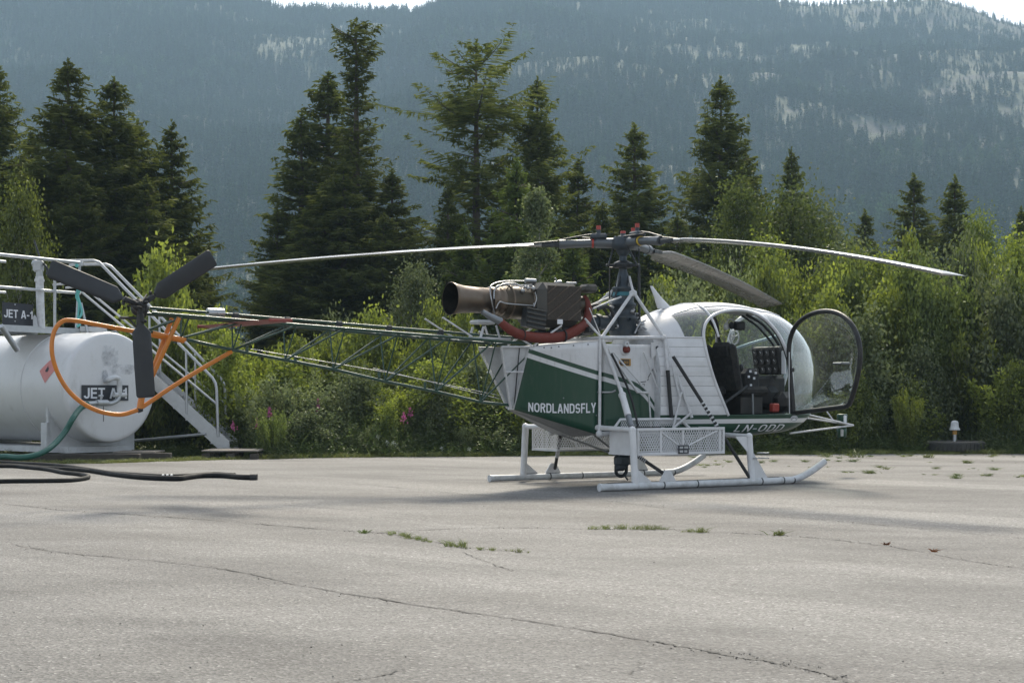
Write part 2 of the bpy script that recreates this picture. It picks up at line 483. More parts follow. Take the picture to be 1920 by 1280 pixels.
g = MB()
g.quad((-400, -60, -.035), (400, -60, -.035), (400, 140, -.035), (-400, 140, -.035))
tag(g.build('ground', M['soil']), kind='structure')
xs = np.concatenate([[-60], np.linspace(-16, 18, 240), [60]])
t = MB(); vs = []
for x in xs:
    j = .16 * math.sin(x * 2.1) + .10 * math.sin(x * 5.3 + 1) + .06 * math.sin(x * 13.7) + rng.normal() * .03
    vs += [(x, -12, 0), (x, 22, 0), (x, edge_y(x) + j, 0.0)]
fs = []
for i in range(len(xs) - 1):
    for k in range(2): fs.append((i * 3 + k, i * 3 + 3 + k, i * 3 + 4 + k, i * 3 + 1 + k))
t.add(vs, fs); tag(t.build('tarmac', M['asphalt']), kind='structure')

# cracks: thin irregular dirt-filled joints a few mm proud of the sheet
def strip(poly, w, seed, jit=.02, z=.004):
    r = np.random.default_rng(seed)
    p = bez([G(*q) for q in poly], 40)
    n = len(p)
    T = np.gradient(p, axis=0); T /= np.linalg.norm(T, axis=1, keepdims=True)
    Nn = np.stack([-T[:, 1], T[:, 0], 0 * T[:, 0]], 1)
    d = np.cumsum(r.normal(size=n)) * jit * .25; d -= np.linspace(d[0], d[-1], n)
    d += r.normal(size=n) * jit * .3
    ww = w * np.clip(.30 + .7 * np.abs(np.interp(np.arange(n), np.arange(0, n, 5), r.normal(size=len(np.arange(0, n, 5))))), .12, 1.6)
    a = p + Nn * (d + ww / 2)[:, None]; b = p + Nn * (d - ww / 2)[:, None]
    a[:, 2] = z; b[:, 2] = z
    return list(a) + list(b), [(i, i + 1, n + i + 1, n + i) for i in range(n - 1)]
cr = MB()
CRACKS = [([(-60, 938), (0, 943), (130, 957), (300, 968), (520, 985), (690, 998), (740, 1003), (860, 1025), (990, 1035)], .017),
          ([(20, 1020), (110, 1037), (350, 1060), (640, 1115), (950, 1160), (1250, 1210), (1450, 1240), (1560, 1265), (1750, 1320)], .015),
          ([(690, 998), (900, 990), (1110, 992), (1260, 993), (1320, 998), (1460, 1003), (1560, 1012), (1680, 1026), (1880, 1058), (2050, 1075)], .014),
          ([(640, 903), (860, 925), (1100, 935), (1300, 957), (1560, 976), (1930, 1010)], .010),
          ([(870, 1035), (900, 1052), (960, 1070)], .010), ([(530, 1073), (590, 1073)], .009),
          ([(1080, 1240), (1100, 1256)], .006), ([(560, 1290), (720, 1262), (760, 1255)], .010),
          ([(150, 905), (400, 925), (700, 940)], .007),
          ([(1180, 1265), (1200, 1240)], .006)]
for i, (q, w) in enumerate(CRACKS):
    v_, f_ = strip(q, w, 20 + i); cr.add(v_, f_)
tag(cr.build('tarmac_cracks', M['crack']), kind='structure')

# far hillside --------------------------------------------------------------------
def fbm(x, y, seed, octs=5, base=1.0):
    r = np.random.default_rng(seed); out = np.zeros_like(x); a = 1.0; f = base
    for o in range(octs):
        for k in range(3):
            th = r.uniform(0, 2 * math.pi); ph = r.uniform(0, 2 * math.pi)
            out += a / 3 * np.sin((x * math.cos(th) + y * math.sin(th)) * f + ph + 1.3 * np.sin((x * math.sin(th) - y * math.cos(th)) * f * .7 + ph * 2))
        a *= .52; f *= 2.03
    return out
SKX = [-900, -300, 0, 350, 450, 520, 650, 780, 850, 1000, 1300, 1450, 1600, 1750, 1800, 1860, 1920, 2300, 2900]
SKY = [-160, -120, -80, -45, -12, 18, 27, 18, -14, -36, -36, -24, -20, -14, 2, 24, 42, 80, 120]
YR = 1360.0
HYs = [100, 200, 300, 420, 520, 650, 800, 1000, 1200, 1360, 1500, 1800, 2400]
HZs = [-.5, 1, 4, 20, 42, 78, 122, 190, 262, 322, 335, 325, 300]
def hill_z(X, Y):
    X = np.asarray(X, float); Y = np.asarray(Y, float)
    px = CX + X / YR * F
    zr = EYE + (YH - (np.interp(px, SKX, SKY) + 17)) / F * YR
    base = np.interp(Y, HYs, HZs) * zr / 322.0
    n = fbm(X, Y, 3, 5, 1 / 95.0)
    amp = np.clip((Y - 350) / 500, 0, 1) * np.clip((YR + 140 - Y) / 260, .12, 1)
    return base + n * 15 * amp
def rock_f(X, Y):
    px = CX + X / Y * F
    bias = np.interp(px, [-200, 300, 700, 1000, 1300, 1700, 2000], [-.6, -.45, -.5, -.28, -.02, .30, .36])
    zz = np.interp(Y, [400, 700, 900, 1100, 1360], [-.5, -.2, 0.0, .1, .15])
    return fbm(X, Y * 1.3, 11, 4, 1 / 80.0) * .5 + fbm(X, Y * 1.6, 17, 4, 1 / 11.0) * .6 + bias * 1.0 + zz - .08
gy = np.concatenate([np.linspace(100, 400, 14), np.linspace(420, 1500, 150), np.linspace(1540, 2400, 12)])
gx = np.linspace(-1, 1, 190)
GY, GU = np.meshgrid(gy, gx, indexing='ij')
GX = GU * (GY * .42 + 160)
GZ = hill_z(GX, GY)
nv = GX.size; V3 = np.stack([GX, GY, GZ], -1).reshape(-1, 3)
ii = np.arange(nv).reshape(GX.shape)
fq = np.stack([ii[:-1, :-1], ii[:-1, 1:], ii[1:, 1:], ii[1:, :-1]], -1).reshape(-1, 4)
me = bpy.data.meshes.new('hillside'); me.from_pydata(V3.tolist(), [], fq.tolist()); me.materials.append(M['hill'])
a = me.attributes.new('rock', 'FLOAT', 'POINT'); a.data.foreach_set('value', (rock_f(GX, GY).reshape(-1) * .9).astype(np.float32))
me.polygons.foreach_set('use_smooth', [True] * len(me.polygons)); me.update()
tag(link(bpy.data.objects.new('hillside', me)), kind='structure')

# ------------------------------------------------------------------ plants
def unit(v): return v / np.maximum(np.linalg.norm(v, axis=-1, keepdims=True), 1e-9)
def kites(p, d, w):
    """leaf quads: base p, length vector d, half-width vector w"""
    return np.stack([p, p + d * .45 + w, p + d, p + d * .45 - w], 1)
def rand_perp(d, r):
    q = r.normal(size=d.shape); return unit(np.cross(d, q))

def spruce_quads(seed, H, R, dens=1.0, prof=None, low=.03, droop=1.0, tw=1.0):
    r = np.random.default_rng(seed); out, tone, limbs = [], [], []
    nb = int(H * 36 * dens)
    if prof is None: prof = lambda u: (1 - u) ** .85 * .98 + .02
    us = np.sort(low + (1 - low - .01) * r.random(nb) ** .92)
    for i, u in enumerate(us):
        z = u * H
        L = R * prof(u) * r.uniform(.45, 1.38) 
        if L < .04: continue
        az = i * 2.39996 + r.normal() * .35
        fw = np.array([math.cos(az), math.sin(az), 0]); sd = np.array([-fw[1], fw[0], 0])
        a = (.42 * u - .32 * (1 - u)) * droop + r.normal() * .08
        b = .22 + r.normal() * .05
        nt = int((L * 62 + 8) * dens * tw)
        s = r.uniform(.12, 1, nt)
        p = fw * (s * L)[:, None]; p[:, 2] += z + L * (a * s + b * s * s)
        side = r.choice([-1, 1], nt)
        wl = (.30 * L * (1 - s) + .11 * min(1, L / .5) + .03) * r.uniform(.6, 1.2, nt)
        d = fw * (.55 * wl)[:, None] + sd * (side * wl)[:, None]
        d[:, 2] += -.36 * wl + .18 * wl * r.normal(size=nt) + (.2 * wl * u)
        hw = rand_perp(d, r) * (.012 + .017 * r.random(nt))[:, None]
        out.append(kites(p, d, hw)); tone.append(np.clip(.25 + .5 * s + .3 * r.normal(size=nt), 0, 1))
        # hanging needles round the twig
        m = nt // 2
        k = r.integers(0, nt, m); q = p[k] + d[k] * r.uniform(.2, .8, m)[:, None]
        d2 = r.normal(size=(m, 3)) * .05; d2[:, 2] -= .09
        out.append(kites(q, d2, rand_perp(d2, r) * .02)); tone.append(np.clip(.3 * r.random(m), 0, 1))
        if i % 3 == 0: limbs.append((z, L, fw, a, b))
    # leader
    m = 60
    z = H * (1 - .08 * r.random(m) ** 1.3); q = np.stack([0 * z, 0 * z, z], 1)
    d = r.normal(size=(m, 3)) * (.03 + 1.1 * (1 - z / H))[:, None]; d[:, 2] = np.abs(d[:, 2]) * .5 + .07
    out.append(kites(q, d, rand_perp(d, r) * .02)); tone.append(r.random(m))
    return np.concatenate(out), np.concatenate(tone), limbs

def trunk_mesh(name, H, r0, limbs, mat, bend=.0, seed=0, lr=.018, parts=.85):
    b = MB(); r = np.random.default_rng(seed)
    zz = np.linspace(-.1, H * .985, 12)
    pts = [(bend * math.sin(z / H * 2.2) , bend * .6 * math.sin(z / H * 3 + 1) - bend * .6 * math.sin(1), z) for z in zz]
    b.tube(pts, [max(r0 * (1 - z / H) ** .8, .012) + (r0 * .35 * math.exp(-z * 3)) for z in zz], 7)
    for z, L, fw, a, bb in limbs:
        s = np.linspace(0, parts, 4)
        pp = fw * (s * L)[:, None]; pp[:, 2] += z + L * (a * s + bb * s * s)
        b.tube(pp, [lr * (1.1 - k) + .004 for k in s], 4, caps=False)
    me = b.build(name, mat); COL.objects.unlink(me)
    d = me.data; bpy.data.objects.remove(me); return d

TREES = []
def plant(name, crown_me, trunk_me, loc, rz, sc_, label, cat, group=None):
    o = empty(name, loc, rz, label, cat, group)
    o.scale = sc_ if not np.isscalar(sc_) else (sc_,) * 3
    link(bpy.data.objects.new('trunk', trunk_me), o)
    link(bpy.data.objects.new('crown', crown_me), o)
    return o

def ground_z(Y): return -.035
SPR = {}
def spruce_kind(key, seed, H, R, mat='needles', **kw):
    q, tn, lb = spruce_quads(seed, H, R, **kw)
    SPR[key] = (quads_mesh('crown', q, M[mat], attr=tn, link_it=False), trunk_mesh('trunk', H, .012 * H + .02, lb, M['bark'], seed=seed), H, R)
spruce_kind('a', 1, 11, 2.3)
spruce_kind('b', 2, 10, 2.0, dens=.9)
spruce_kind('c', 3, 8.5, 1.5, dens=.95)
spruce_kind('slim', 4, 9, 1.05, dens=.8, prof=lambda u: (1 - u) ** .62 * .95 + .03)
spruce_kind('young', 5, 6.5, 1.5, 'needles_light', dens=1.0)
# the two old irregular ones
def prof_tall(u):
    if u > .88: return .05 + .16 * math.sin((1 - u) / .12 * 2.2)
    if u > .77: return .09 + .07 * math.sin(u * 90) ** 2
    return .16 + (.77 - u) * 1.0
def prof_open(u):
    if u > .93: return .16
    if u > .82: return .36 + .2 * math.sin(u * 70)
    return (.55 + .42 * math.sin(u * 42) ** 3 + (.8 - u) * .15) * (1 if u > .35 else .7)
spruce_kind('tall', 6, 13, 2.5, dens=.75, prof=prof_tall)
spruce_kind('open', 9, 12, 2.1, dens=.52, prof=prof_open, tw=1.25, low=.12)

def put_spruce(kind, px, py, Y, label, rz=None, wide=1.0, name='spruce_tree'):
    wide *= 1.42; c, tr, H, R = SPR[kind]
    w = W(px, py, Y); h = w[2] + .05
    k = h / H
    rz = rng.uniform(0, 6.28) if rz is None else rz
    return plant(name, c, tr, (w[0], Y, -.05), rz, (k * wide, k * wide, k), label, 'tree', 'spruce trees behind the thicket')
S_LIST = [
 ('a', -12, 108, 42, 'dark spruce cut by the left edge of the photo', .9),
 ('a', 128, 112, 40, 'broad dark spruce directly behind the fuel tank', 1.12),
 ('a', 214, 146, 41.5, 'bushy dark spruce rising right behind the black tail rotor', 1.15),
 ('c', 322, 228, 43, 'spruce at the right flank of the big group behind the tail rotor', 1.05),
 ('a', 258, 225, 42.5, 'spruce closing the right side of the bushy one behind the tail rotor', .95),
 ('b', 645, 300, 44, 'dense spruce filling the middle of the group under the tallest spruce', 1.4),
 ('b', 60, 250, 45, 'spruce filling the gap between the two leftmost tall spruces', 1.1),
 ('slim', 565, 216, 47, 'narrow spruce with a rounded top, leftmost of the middle group', 1.2),
 ('slim', 615, 138, 48, 'thin pointed spruce left of the tallest spruce', 1.3),
 ('tall', 668, 36, 46, 'tallest spruce, with a bushy tip above a bare piece of trunk', 1.0),
 ('b', 735, 318, 45, 'low dense spruce at the right foot of the tallest spruce', 1.3),
 ('b', 520, 392, 46, 'low spruce at the left foot of the middle group', 1.25),
 ('open', 893, 76, 48, 'old open spruce with gaps and bare limbs showing its trunk', 1.0),
 ('a', 1008, 145, 49, 'full cone-shaped spruce right of the old open spruce', .80),
 ('slim', 1084, 300, 51, 'small slim spruce left of the rotor hub', 1.2),
 ('b', 1190, 232, 50, 'broad spruce straight above the rotor hub', 1.12),
 ('a', 1352, 146, 50, 'tall pointed spruce above the helicopter cabin', .92),
 ('c', 1398, 282, 52, 'short spruce leaning on the tall pointed one above the cabin', 1.05),
 ('c', 1484, 278, 56, 'isolated spruce top right of the cabin above the birches', .85),
 ('b', 1622, 393, 54, 'small spruce above the right rotor blade', 1.0),
 ('b', 1714, 326, 55, 'ragged spruce near the tip of the right rotor blade', 1.05),
 ('c', 1790, 330, 53, 'pointed spruce right of the ragged one near the blade tip', 1.1),
 ('b', 1915, 388, 50, 'spruce cut by the right edge of the photo', .8),
 ('b', 1560, 420, 56, 'low spruce half hidden by the birches right of the cabin', 1.1),
 ('b', 840, 345, 44, 'low spruce between the tallest and the old open spruce', .9),
 ('b', 1130, 380, 47, 'low dark spruce behind the rotor mast', 1.2),
 ('b', 1270, 400, 47, 'low spruce between the broad and the tall pointed spruce', 1.2),
 ('a', 620, 330, 44.5, 'wide dark spruce in front of the middle group', 1.35),
 ('a', 930, 395, 46, 'dark spruce under the old open spruce', 1.2),
 ('b', 275, 330, 40, 'dark spruce filling the flank right of the bushy one behind the tail rotor', 1.15),
 ('b', 570, 400, 44, 'low wide spruce in front of the narrow round-topped spruce', 1.6),
 ('a', 720, 400, 43.5, 'low wide spruce above the middle of the left rotor blade', 1.3),
 ('a', 150, 330, 38.5, 'dark wide spruce low behind the staircase rails', 1.1),
 ('young', 968, 300, 43, 'light green young spruce left of the narrow birch', .9),
 ('young', 870, 425, 41, 'light green young spruce above the exhaust', 1.0),
 ('young', 1290, 465, 42, 'light green young spruce left of the cabin roof', 1.1),
 ('young', 1075, 440, 43, 'light green young spruce behind the left rotor arm', 1.0),
]
for k, px, py, Y, lab, wd in S_LIST:
    put_spruce(k, px, py, Y, lab, wide=wd)

# broadleaf trees and shrubs -----------------------------------------------------
def birch_quads(seed, H, R, n_clump=90, per=110, leaf_=.075, base=.12):
    r = np.random.default_rng(seed); out, tone = [], []; limbs = []
    for i in range(n_clump):
        u = base + (1 - base) * r.random() ** .85
        rad = R * (math.sin(min(1, (u - base + .08) / .45) * math.pi / 2) * (1 - max(0, (u - .45) / .6) ** 1.6))
        az = r.uniform(0, 6.283); rr = rad * math.sqrt(r.uniform(.05, 1))
        c = np.array([math.cos(az) * rr, math.sin(az) * rr, u * H])
        m = int(per * r.uniform(.5, 1.4)); sg = R * r.uniform(.10, .2)
        p = c + r.normal(size=(m, 3)) * np.array([sg, sg, sg * 1.3])
        d = unit(r.normal(size=(m, 3)) + np.array([0, 0, -.4])) * (leaf_ * r.uniform(.7, 1.3, m))[:, None]
        out.append(kites(p, d, rand_perp(d, r) * leaf_ * .32)); tone.append(np.clip(r.uniform(.1, .9) + .2 * r.normal(size=m), 0, 1))
        z0 = max(.1 * H, u * H - rr * r.uniform(.9, 1.6))
        limbs.append((z0, max(rr, .05), np.array([math.cos(az), math.sin(az), 0]), (u * H - z0) / max(rr, .05) * .75, (u * H - z0) / max(rr, .05) * .25))
    return np.concatenate(out), np.concatenate(tone), limbs
BIR = {}
for key, seed, H, R, n_, lf, mt in [('round', 21, 5.5, 1.5, 120, .085, 'birch'), ('slim', 22, 5.0, .62, 70, .075, 'willow_grey'), ('wide', 23, 4.5, 1.7, 130, .09, 'birch'),
                            ('grey', 24, 4.2, 1.3, 110, .085, 'willow_grey'), ('bright', 25, 4.0, 1.2, 110, .085, 'willow')]:
    q, tn, lb = birch_quads(seed, H, R, n_, leaf_=lf)
    BIR[key] = (quads_mesh('crown', q, M[mt], attr=tn, link_it=False), trunk_mesh('trunk', H, .055, lb[::2], M['birch_bark'], .06, seed, .012, 1.0), H)
B_LIST = [
 ('slim', 1005, 362, 38, 'narrow silvery birch behind the left rotor blade', 1.0),
 ('bright', 40, 372, 36, 'bright birch behind the black fuel sign', .55),
 ('round', 1385, 368, 40, 'round birch left of the isolated spruce top above the cabin', .85),
 ('wide', 1480, 398, 41, 'wide birch directly above the cabin windscreen', .9),
 ('grey', 1530, 402, 43, 'grey green birch right of the wide birch above the cabin', .9),
 ('bright', 1655, 500, 36, 'yellow green birch under the right rotor blade', .9),
 ('grey', 1590, 480, 38, 'grey green birch behind the open cabin door', .95),
 ('round', 1835, 425, 39, 'tall loose birch near the right edge under the pointed spruce', .75),
 ('grey', 1735, 500, 37, 'silvery birch under the tip of the right rotor blade', .9),
 ('bright', 1905, 470, 36, 'bright birch at the right edge of the photo', .85),
 ('bright', 1530, 540, 37, 'bright birch behind the top of the open cabin door', .8),
 ('grey', 775, 520, 35, 'grey green birch bush below the exhaust pipe', .8),
 ('bright', 1440, 470, 38, 'bright birch behind the cabin roof antenna side', .9),
 ('grey', 1860, 560, 34, 'grey green birch low at the right side above the tyre', .9),
 ('bright', 1790, 560, 35, 'leafy young birch above the white marker lamp', .85),
]
for k, px, py, Y, lab, wd in B_LIST:
    c, tr, H = BIR[k]; w = W(px, py, Y); s_ = (w[2] + .05) / H
    plant('birch_tree', c, tr, (w[0], Y, -.05), rng.uniform(0, 6.28), (s_ * wd, s_ * wd, s_), lab, 'tree', 'birches and tall shrubs')

def shrub_quads(seed, H, R, stems=36, leaf_=.085, per=1.0, spread=.55):
    r = np.random.default_rng(seed); out, tone, st = [], [], []
    for i in range(stems):
        az = r.uniform(0, 6.283); b0 = R * .35 * math.sqrt(r.random()); tip = R * spread * r.uniform(.2, 1.4)
        h = H * r.uniform(.55, 1.0) * (1 - .25 * tip / R)
        p0 = np.array([math.cos(az) * b0, math.sin(az) * b0, 0])
        az2 = az + r.normal() * .6
        n = int(h * 95 * per)
        s = r.uniform(.12, 1.0, n) ** .8
        ctr = p0 + np.stack([math.cos(az2) * tip * s ** 1.3, math.sin(az2) * tip * s ** 1.3, h * s], 1)
        off = r.normal(size=(n, 3)) * (.035 + .09 * (1 - s))[:, None]
        p = ctr + off
        d = unit(r.normal(size=(n, 3)) + np.array([0, 0, .8])) * (leaf_ * r.uniform(.7, 1.3, n))[:, None]
        out.append(kites(p, d, rand_perp(d, r) * leaf_ * .2)); tone.append(np.clip(.15 + .6 * s + .25 * r.normal(size=n), 0, 1))
        if i % 2 == 0: st.append(ctr[np.argsort(s)][::max(1, n // 5)])
    return np.concatenate(out), np.concatenate(tone), st
def leafy_proto(seed, mt):
    q, tn, lb = birch_quads(seed, 2.0, .95, 60, 95, .085, .02); return q, tn
hidden = bpy.data.collections.new('plant_protos')          # not linked to the scene
def proto(name, q, tn, mat, stems=None, extra=None):
    mi = np.zeros(len(q), int); mats = [M[mat]]
    if stems:
        vs = []
        for p in stems:
            for a_, b_ in zip(p[:-1], p[1:]):
                w_ = np.array([.007, .004, 0]); vs.append([a_ - w_, a_ + w_, b_ + w_, b_ - w_])
        q = np.concatenate([q, np.array(vs)]); tn = np.concatenate([tn, np.full(len(vs), .2)])
        mi = np.concatenate([mi, np.ones(len(vs), int)]); mats.append(M['stem'])
    if extra is not None:
        q = np.concatenate([q, extra[0]]); tn = np.concatenate([tn, np.full(len(extra[0]), .5)])
        mi = np.concatenate([mi, np.full(len(extra[0]), len(mats))]); mats.append(M[extra[1]])
    me_ = quads_mesh(name, q, mats, mi, attr=tn, link_it=False)
    o = bpy.data.objects.new(name, me_)
    return o
def scatter(name, protos, pts, rot, scl, idx, tilt=None):
    """one object of countless plants: geometry-node instances on a point mesh"""
    cn = bpy.data.collections.new(name + '_kinds')
    for k, o in enumerate(protos):
        o.name = '%s_kind_%d' % (name, k); cn.objects.link(o)
    me_ = bpy.data.meshes.new(name); me_.vertices.add(len(pts)); me_.vertices.foreach_set('co', np.asarray(pts, np.float32).reshape(-1))
    for nm, arr, ty in (('rot', rot, 'FLOAT'), ('scl', scl, 'FLOAT_VECTOR'), ('idx', idx, 'INT')):
        a_ = me_.attributes.new(nm, ty, 'POINT')
        if ty == 'FLOAT_VECTOR': a_.data.foreach_set('vector', np.asarray(arr, np.float32).reshape(-1))
        else: a_.data.foreach_set('value', np.asarray(arr, np.float32 if ty == 'FLOAT' else np.int32))
    o = link(bpy.data.objects.new(name, me_))
    ng = bpy.data.node_groups.new(name, 'GeometryNodeTree')
    ng.interface.new_socket('Geometry', in_out='INPUT', socket_type='NodeSocketGeometry')
    ng.interface.new_socket('Geometry', in_out='OUTPUT', socket_type='NodeSocketGeometry')
    nd = ng.nodes; ln = ng.links
    gi = nd.new('NodeGroupInput'); go = nd.new('NodeGroupOutput')
    ci = nd.new('GeometryNodeCollectionInfo'); ci.inputs['Collection'].default_value = cn
    ci.inputs['Separate Children'].default_value = True; ci.inputs['Reset Children'].default_value = True
    ip = nd.new('GeometryNodeInstanceOnPoints'); ip.inputs['Pick Instance'].default_value = True
    def na(nm, ty):
        n = nd.new('GeometryNodeInputNamedAttribute'); n.data_type = ty; n.inputs['Name'].default_value = nm
        return [x for x in n.outputs if x.enabled and x.name == 'Attribute'][0]
    cx_ = nd.new('ShaderNodeCombineXYZ'); ln.new(na('rot', 'FLOAT'), cx_.inputs['Z'])
    ln.new(gi.outputs[0], ip.inputs['Points']); ln.new(ci.outputs[0], ip.inputs['Instance'])
    ln.new(na('idx', 'INT'), ip.inputs['Instance Index']); ln.new(cx_.outputs[0], ip.inputs['Rotation'])
    ln.new(na('scl', 'FLOAT_VECTOR'), ip.inputs['Scale'])
    ln.new(ip.outputs[0], go.inputs[0])
    md = o.modifiers.new('plants', 'NODES'); md.node_group = ng
    return tag(o, kind='stuff')

# thicket of willow shoots
protos = []
for i, (sd, mt, lf) in enumerate([(31, 'willow', .115), (32, 'willow', .11), (33, 'willow_grey', .10), (34, 'birch', .09), (35, 'willow', .105), (36, 'willow_grey', .105)]):
    q, tn, st = shrub_quads(sd, 2.0, 1.0, leaf_=lf)
    protos.append(proto('willow', q, tn, mt, st))
for sd, mt in ((131, 'willow'), (132, 'birch'), (133, 'willow_grey'), (134, 'willow')):
    q, tn = leafy_proto(sd, mt); protos.append(proto('willow', q, tn, mt))
HPX = [-400, 0, 250, 330, 440, 560, 700, 800, 900, 1100, 1300, 1480, 1560, 1700, 1920, 2500]
HH = [2.7, 2.7, 2.9, 3.2, 2.3, 2.1, 2.4, 2.7, 2.2, 2.5, 3.1, 3.3, 3.4, 3.5, 3.8, 3.8]
pts, scl = [], []
for row in range(9):
    off = .75 + row * .72
    x = -13.5
    while x < 15.5:
        x += rng.uniform(.42, .8)
        Y = edge_y(x) + off + rng.uniform(-.3, .3)
        px = CX + x / Y * F
        if px < 300 and Y < 30.5: continue
        if px < 420 and Y < 29.9: continue
        if px < 505 and Y < 28.8: continue
        if 1735 < px < 1850 and Y < 30.9: continue
        h = np.interp(px, HPX, HH) * [.42, .55, .68, .8, .9, .95, 1, 1, 1][row] * rng.uniform(.62, 1.16)
        w_ = rng.uniform(.55, 1.0) * (1 if row else .6)
        pts.append((x, Y, -.05)); scl.append((w_, w_, h / 2.0))
n = len(pts)
# two looks change along the hedge: grey willow dominates in patches
sel = fbm(np.array([p[0] for p in pts]), np.array([p[1] for p in pts]), 5, 3, .8)
idx = np.where(sel > .35, rng.choice([2, 5, 8], n), rng.choice([0, 1, 4, 3], n))
lp = rng.random(n) < np.interp([p[0] / p[1] for p in pts], [-.32, 0.12, .2], [.40, .45, .80])
idx = np.where(lp, rng.choice([6, 7, 8, 9, 6, 7], n), idx)
o = scatter('willow_thicket', protos, pts, rng.uniform(0, 6.28, n), scl, idx)
tag(o, 'dense thicket of green willow shoots along the far edge of the tarmac', 'shrubs')

# darker backing wood between and behind the trees
sp = []
for k in ('b', 'c'):
    sp.append(bpy.data.objects.new('back_spruce', SPR[k][0]))
pts, scl, idx = [], [], []
for x in np.arange(-24, 26, .95):
    for row in range(2):
        Y = 50 + row * 7 + rng.uniform(-2, 2); X = x + rng.uniform(-.4, .4)
        px = CX + X / Y * F
        top = np.interp(px, [0, 380, 400, 450, 480, 560, 800, 1100, 1500, 1580, 1650, 1920], [380, 440, 575, 575, 470, 420, 440, 430, 470, 560, 540, 520]) + rng.uniform(0, 50)
        h = W(px, top, Y)[2]
        k = rng.integers(0, 2); H = (10, 8.5)[k]
        pts.append((X, Y, -.05)); scl.append((h / H * 1.15, h / H * 1.15, h / H)); idx.append(k)
o = scatter('spruce_wood', sp, pts, rng.uniform(0, 6.28, len(pts)), scl, idx)
tag(o, 'low dark spruce wood filling the gaps behind the tall trees', 'wood')

# weeds and grass ------------------------------------------------------------------
def tuft_quads(seed, n, h, r0, w=.006, lean=.35):
    r = np.random.default_rng(seed)
    p = np.concatenate([r.normal(size=(n, 2)) * r0, np.zeros((n, 1))], 1)
    d = np.stack([r.normal(size=n) * lean, r.normal(size=n) * lean, np.ones(n)], 1) * (h * r.uniform(.45, 1.1, n))[:, None]
    sdv = unit(np.cross(d, r.normal(size=(n, 3)))) * w
    tip = p + d + np.concatenate([d[:, :2] * .35, -np.abs(d[:, 2:]) * .08], 1)
    mid = p + d * .55
    q1 = np.stack([p - sdv, p + sdv, mid + sdv * .8, mid - sdv * .8], 1)
    q2 = np.stack([mid - sdv * .8, mid + sdv * .8, tip + sdv * .1, tip - sdv * .1], 1)
    t_ = np.repeat(r.random(n), 1)
    return np.concatenate([q1, q2]), np.concatenate([t_, t_])
def weed_quads(seed, h, n=26):
    r = np.random.default_rng(seed); out, tn = [], []
    for i in range(n):
        x0 = r.normal(size=2) * .16; ln_ = r.normal(size=2) * .12; hh = h * r.uniform(.5, 1.05)
        m = int(hh * 34); s = r.uniform(.08, 1, m)
        p = np.stack([x0[0] + ln_[0] * s, x0[1] + ln_[1] * s, hh * s], 1)
        d = unit(r.normal(size=(m, 3)) + np.array([0, 0, .35])) * (.10 * (1.15 - s * .7) * r.uniform(.7, 1.2, m))[:, None]
        out.append(kites(p, d, rand_perp(d, r) * .012)); tn.append(np.clip(.2 + .5 * s + .2 * r.normal(size=m), 0, 1))
    return np.concatenate(out), np.concatenate(tn)
wp = []
for i, sd in enumerate((41, 42, 43)):
    q, tn = weed_quads(sd, .9); q2, t2 = tuft_quads(sd + 9, 60, .7, .2)
    wp.append(proto('weed', np.concatenate([q, q2]), np.concatenate([tn, t2 * .8]), 'weed'))
pts, scl = [], []
for x in np.arange(-13.5, 15.5, .12):
    for row in range(3):
        Y = edge_y(x) + [.42, .85, 1.35][row] + rng.uniform(-.22, .22)
        px = CX + x / Y * F
        hh = [.45, .75, 1.0][row] * rng.uniform(.55, 1.2) * np.interp(px, [0, 440, 500, 900, 1000, 1500, 1740, 1760, 1850, 1860, 1920], [.35, .5, 1.0, 1.0, .9, .8, .7, .35, .35, .8, .8])
        if px < 505:
            hh *= .6; Y += 2.0
        if 1735 < px < 1850: Y += 1.3
        pts.append((x + rng.uniform(-.1, .1), Y, -.04)); scl.append((.85, .85, hh))
o = scatter('tall_weeds', wp, pts, rng.uniform(0, 6.28, len(pts)), scl, rng.integers(0, 3, len(pts)))
tag(o, 'tall weeds and grass in front of the thicket', 'weeds')
gp = []
for sd in (51, 52, 53):
    q, tn = tuft_quads(sd, 90, .16, .09, .005, .5); gp.append(proto('tuft', q, np.clip(tn + .3, 0, 1), 'grass'))
pts, scl = [], []
for x in np.arange(-14, 15.5, .055):
    for row in range(2):
        Y = edge_y(x) + [-.02, .22][row] + abs(rng.normal()) * .16
        pts.append((x + rng.uniform(-.1, .1), Y, -.02)); s_ = rng.uniform(.3, 1.0) * (.6 if x < -4.2 or 6.8 < x < 8.2 else .8); scl.append((s_ * 1.3, s_ * 1.3, s_))
o = scatter('verge_grass', gp, pts, rng.uniform(0, 6.28, len(pts)), scl, rng.integers(0, 3, len(pts)))
tag(o, 'short yellow green grass along the edge of the tarmac', 'grass')

# weeds in the joints of the tarmac
def crack_grass(name, poly, step, s0, label, seed, jit=.02):
    r = np.random.default_rng(seed); p = bez([G(*q) for q in poly], 60)
    L_ = np.concatenate([[0], np.cumsum(np.linalg.norm(np.diff(p, axis=0), axis=1))])
    dd = np.arange(0, L_[-1], step); P_ = np.stack([np.interp(dd, L_, p[:, k]) for k in range(3)], 1)
    P_[:, :2] += r.normal(size=(len(P_), 2)) * jit; P_[:, 2] = 0.002
    s_ = s0 * np.clip(.65 + .5 * np.abs(fbm(P_[:, 0], P_[:, 1], seed, 3, 6)), .25, 1.6) * r.uniform(.6, 1.2, len(P_))
    ps = []
    for k in range(2):
        q, tn = tuft_quads(seed * 7 + k, 26, .09, .028, .0032, .6); ps.append(proto('tuft', q, np.clip(tn, 0, 1), 'grass'))
    o = scatter(name, ps, P_, r.uniform(0, 6.28, len(P_)), np.stack([s_, s_, s_], 1), r.integers(0, 2, len(P_)))
    return tag(o, label, 'grass')
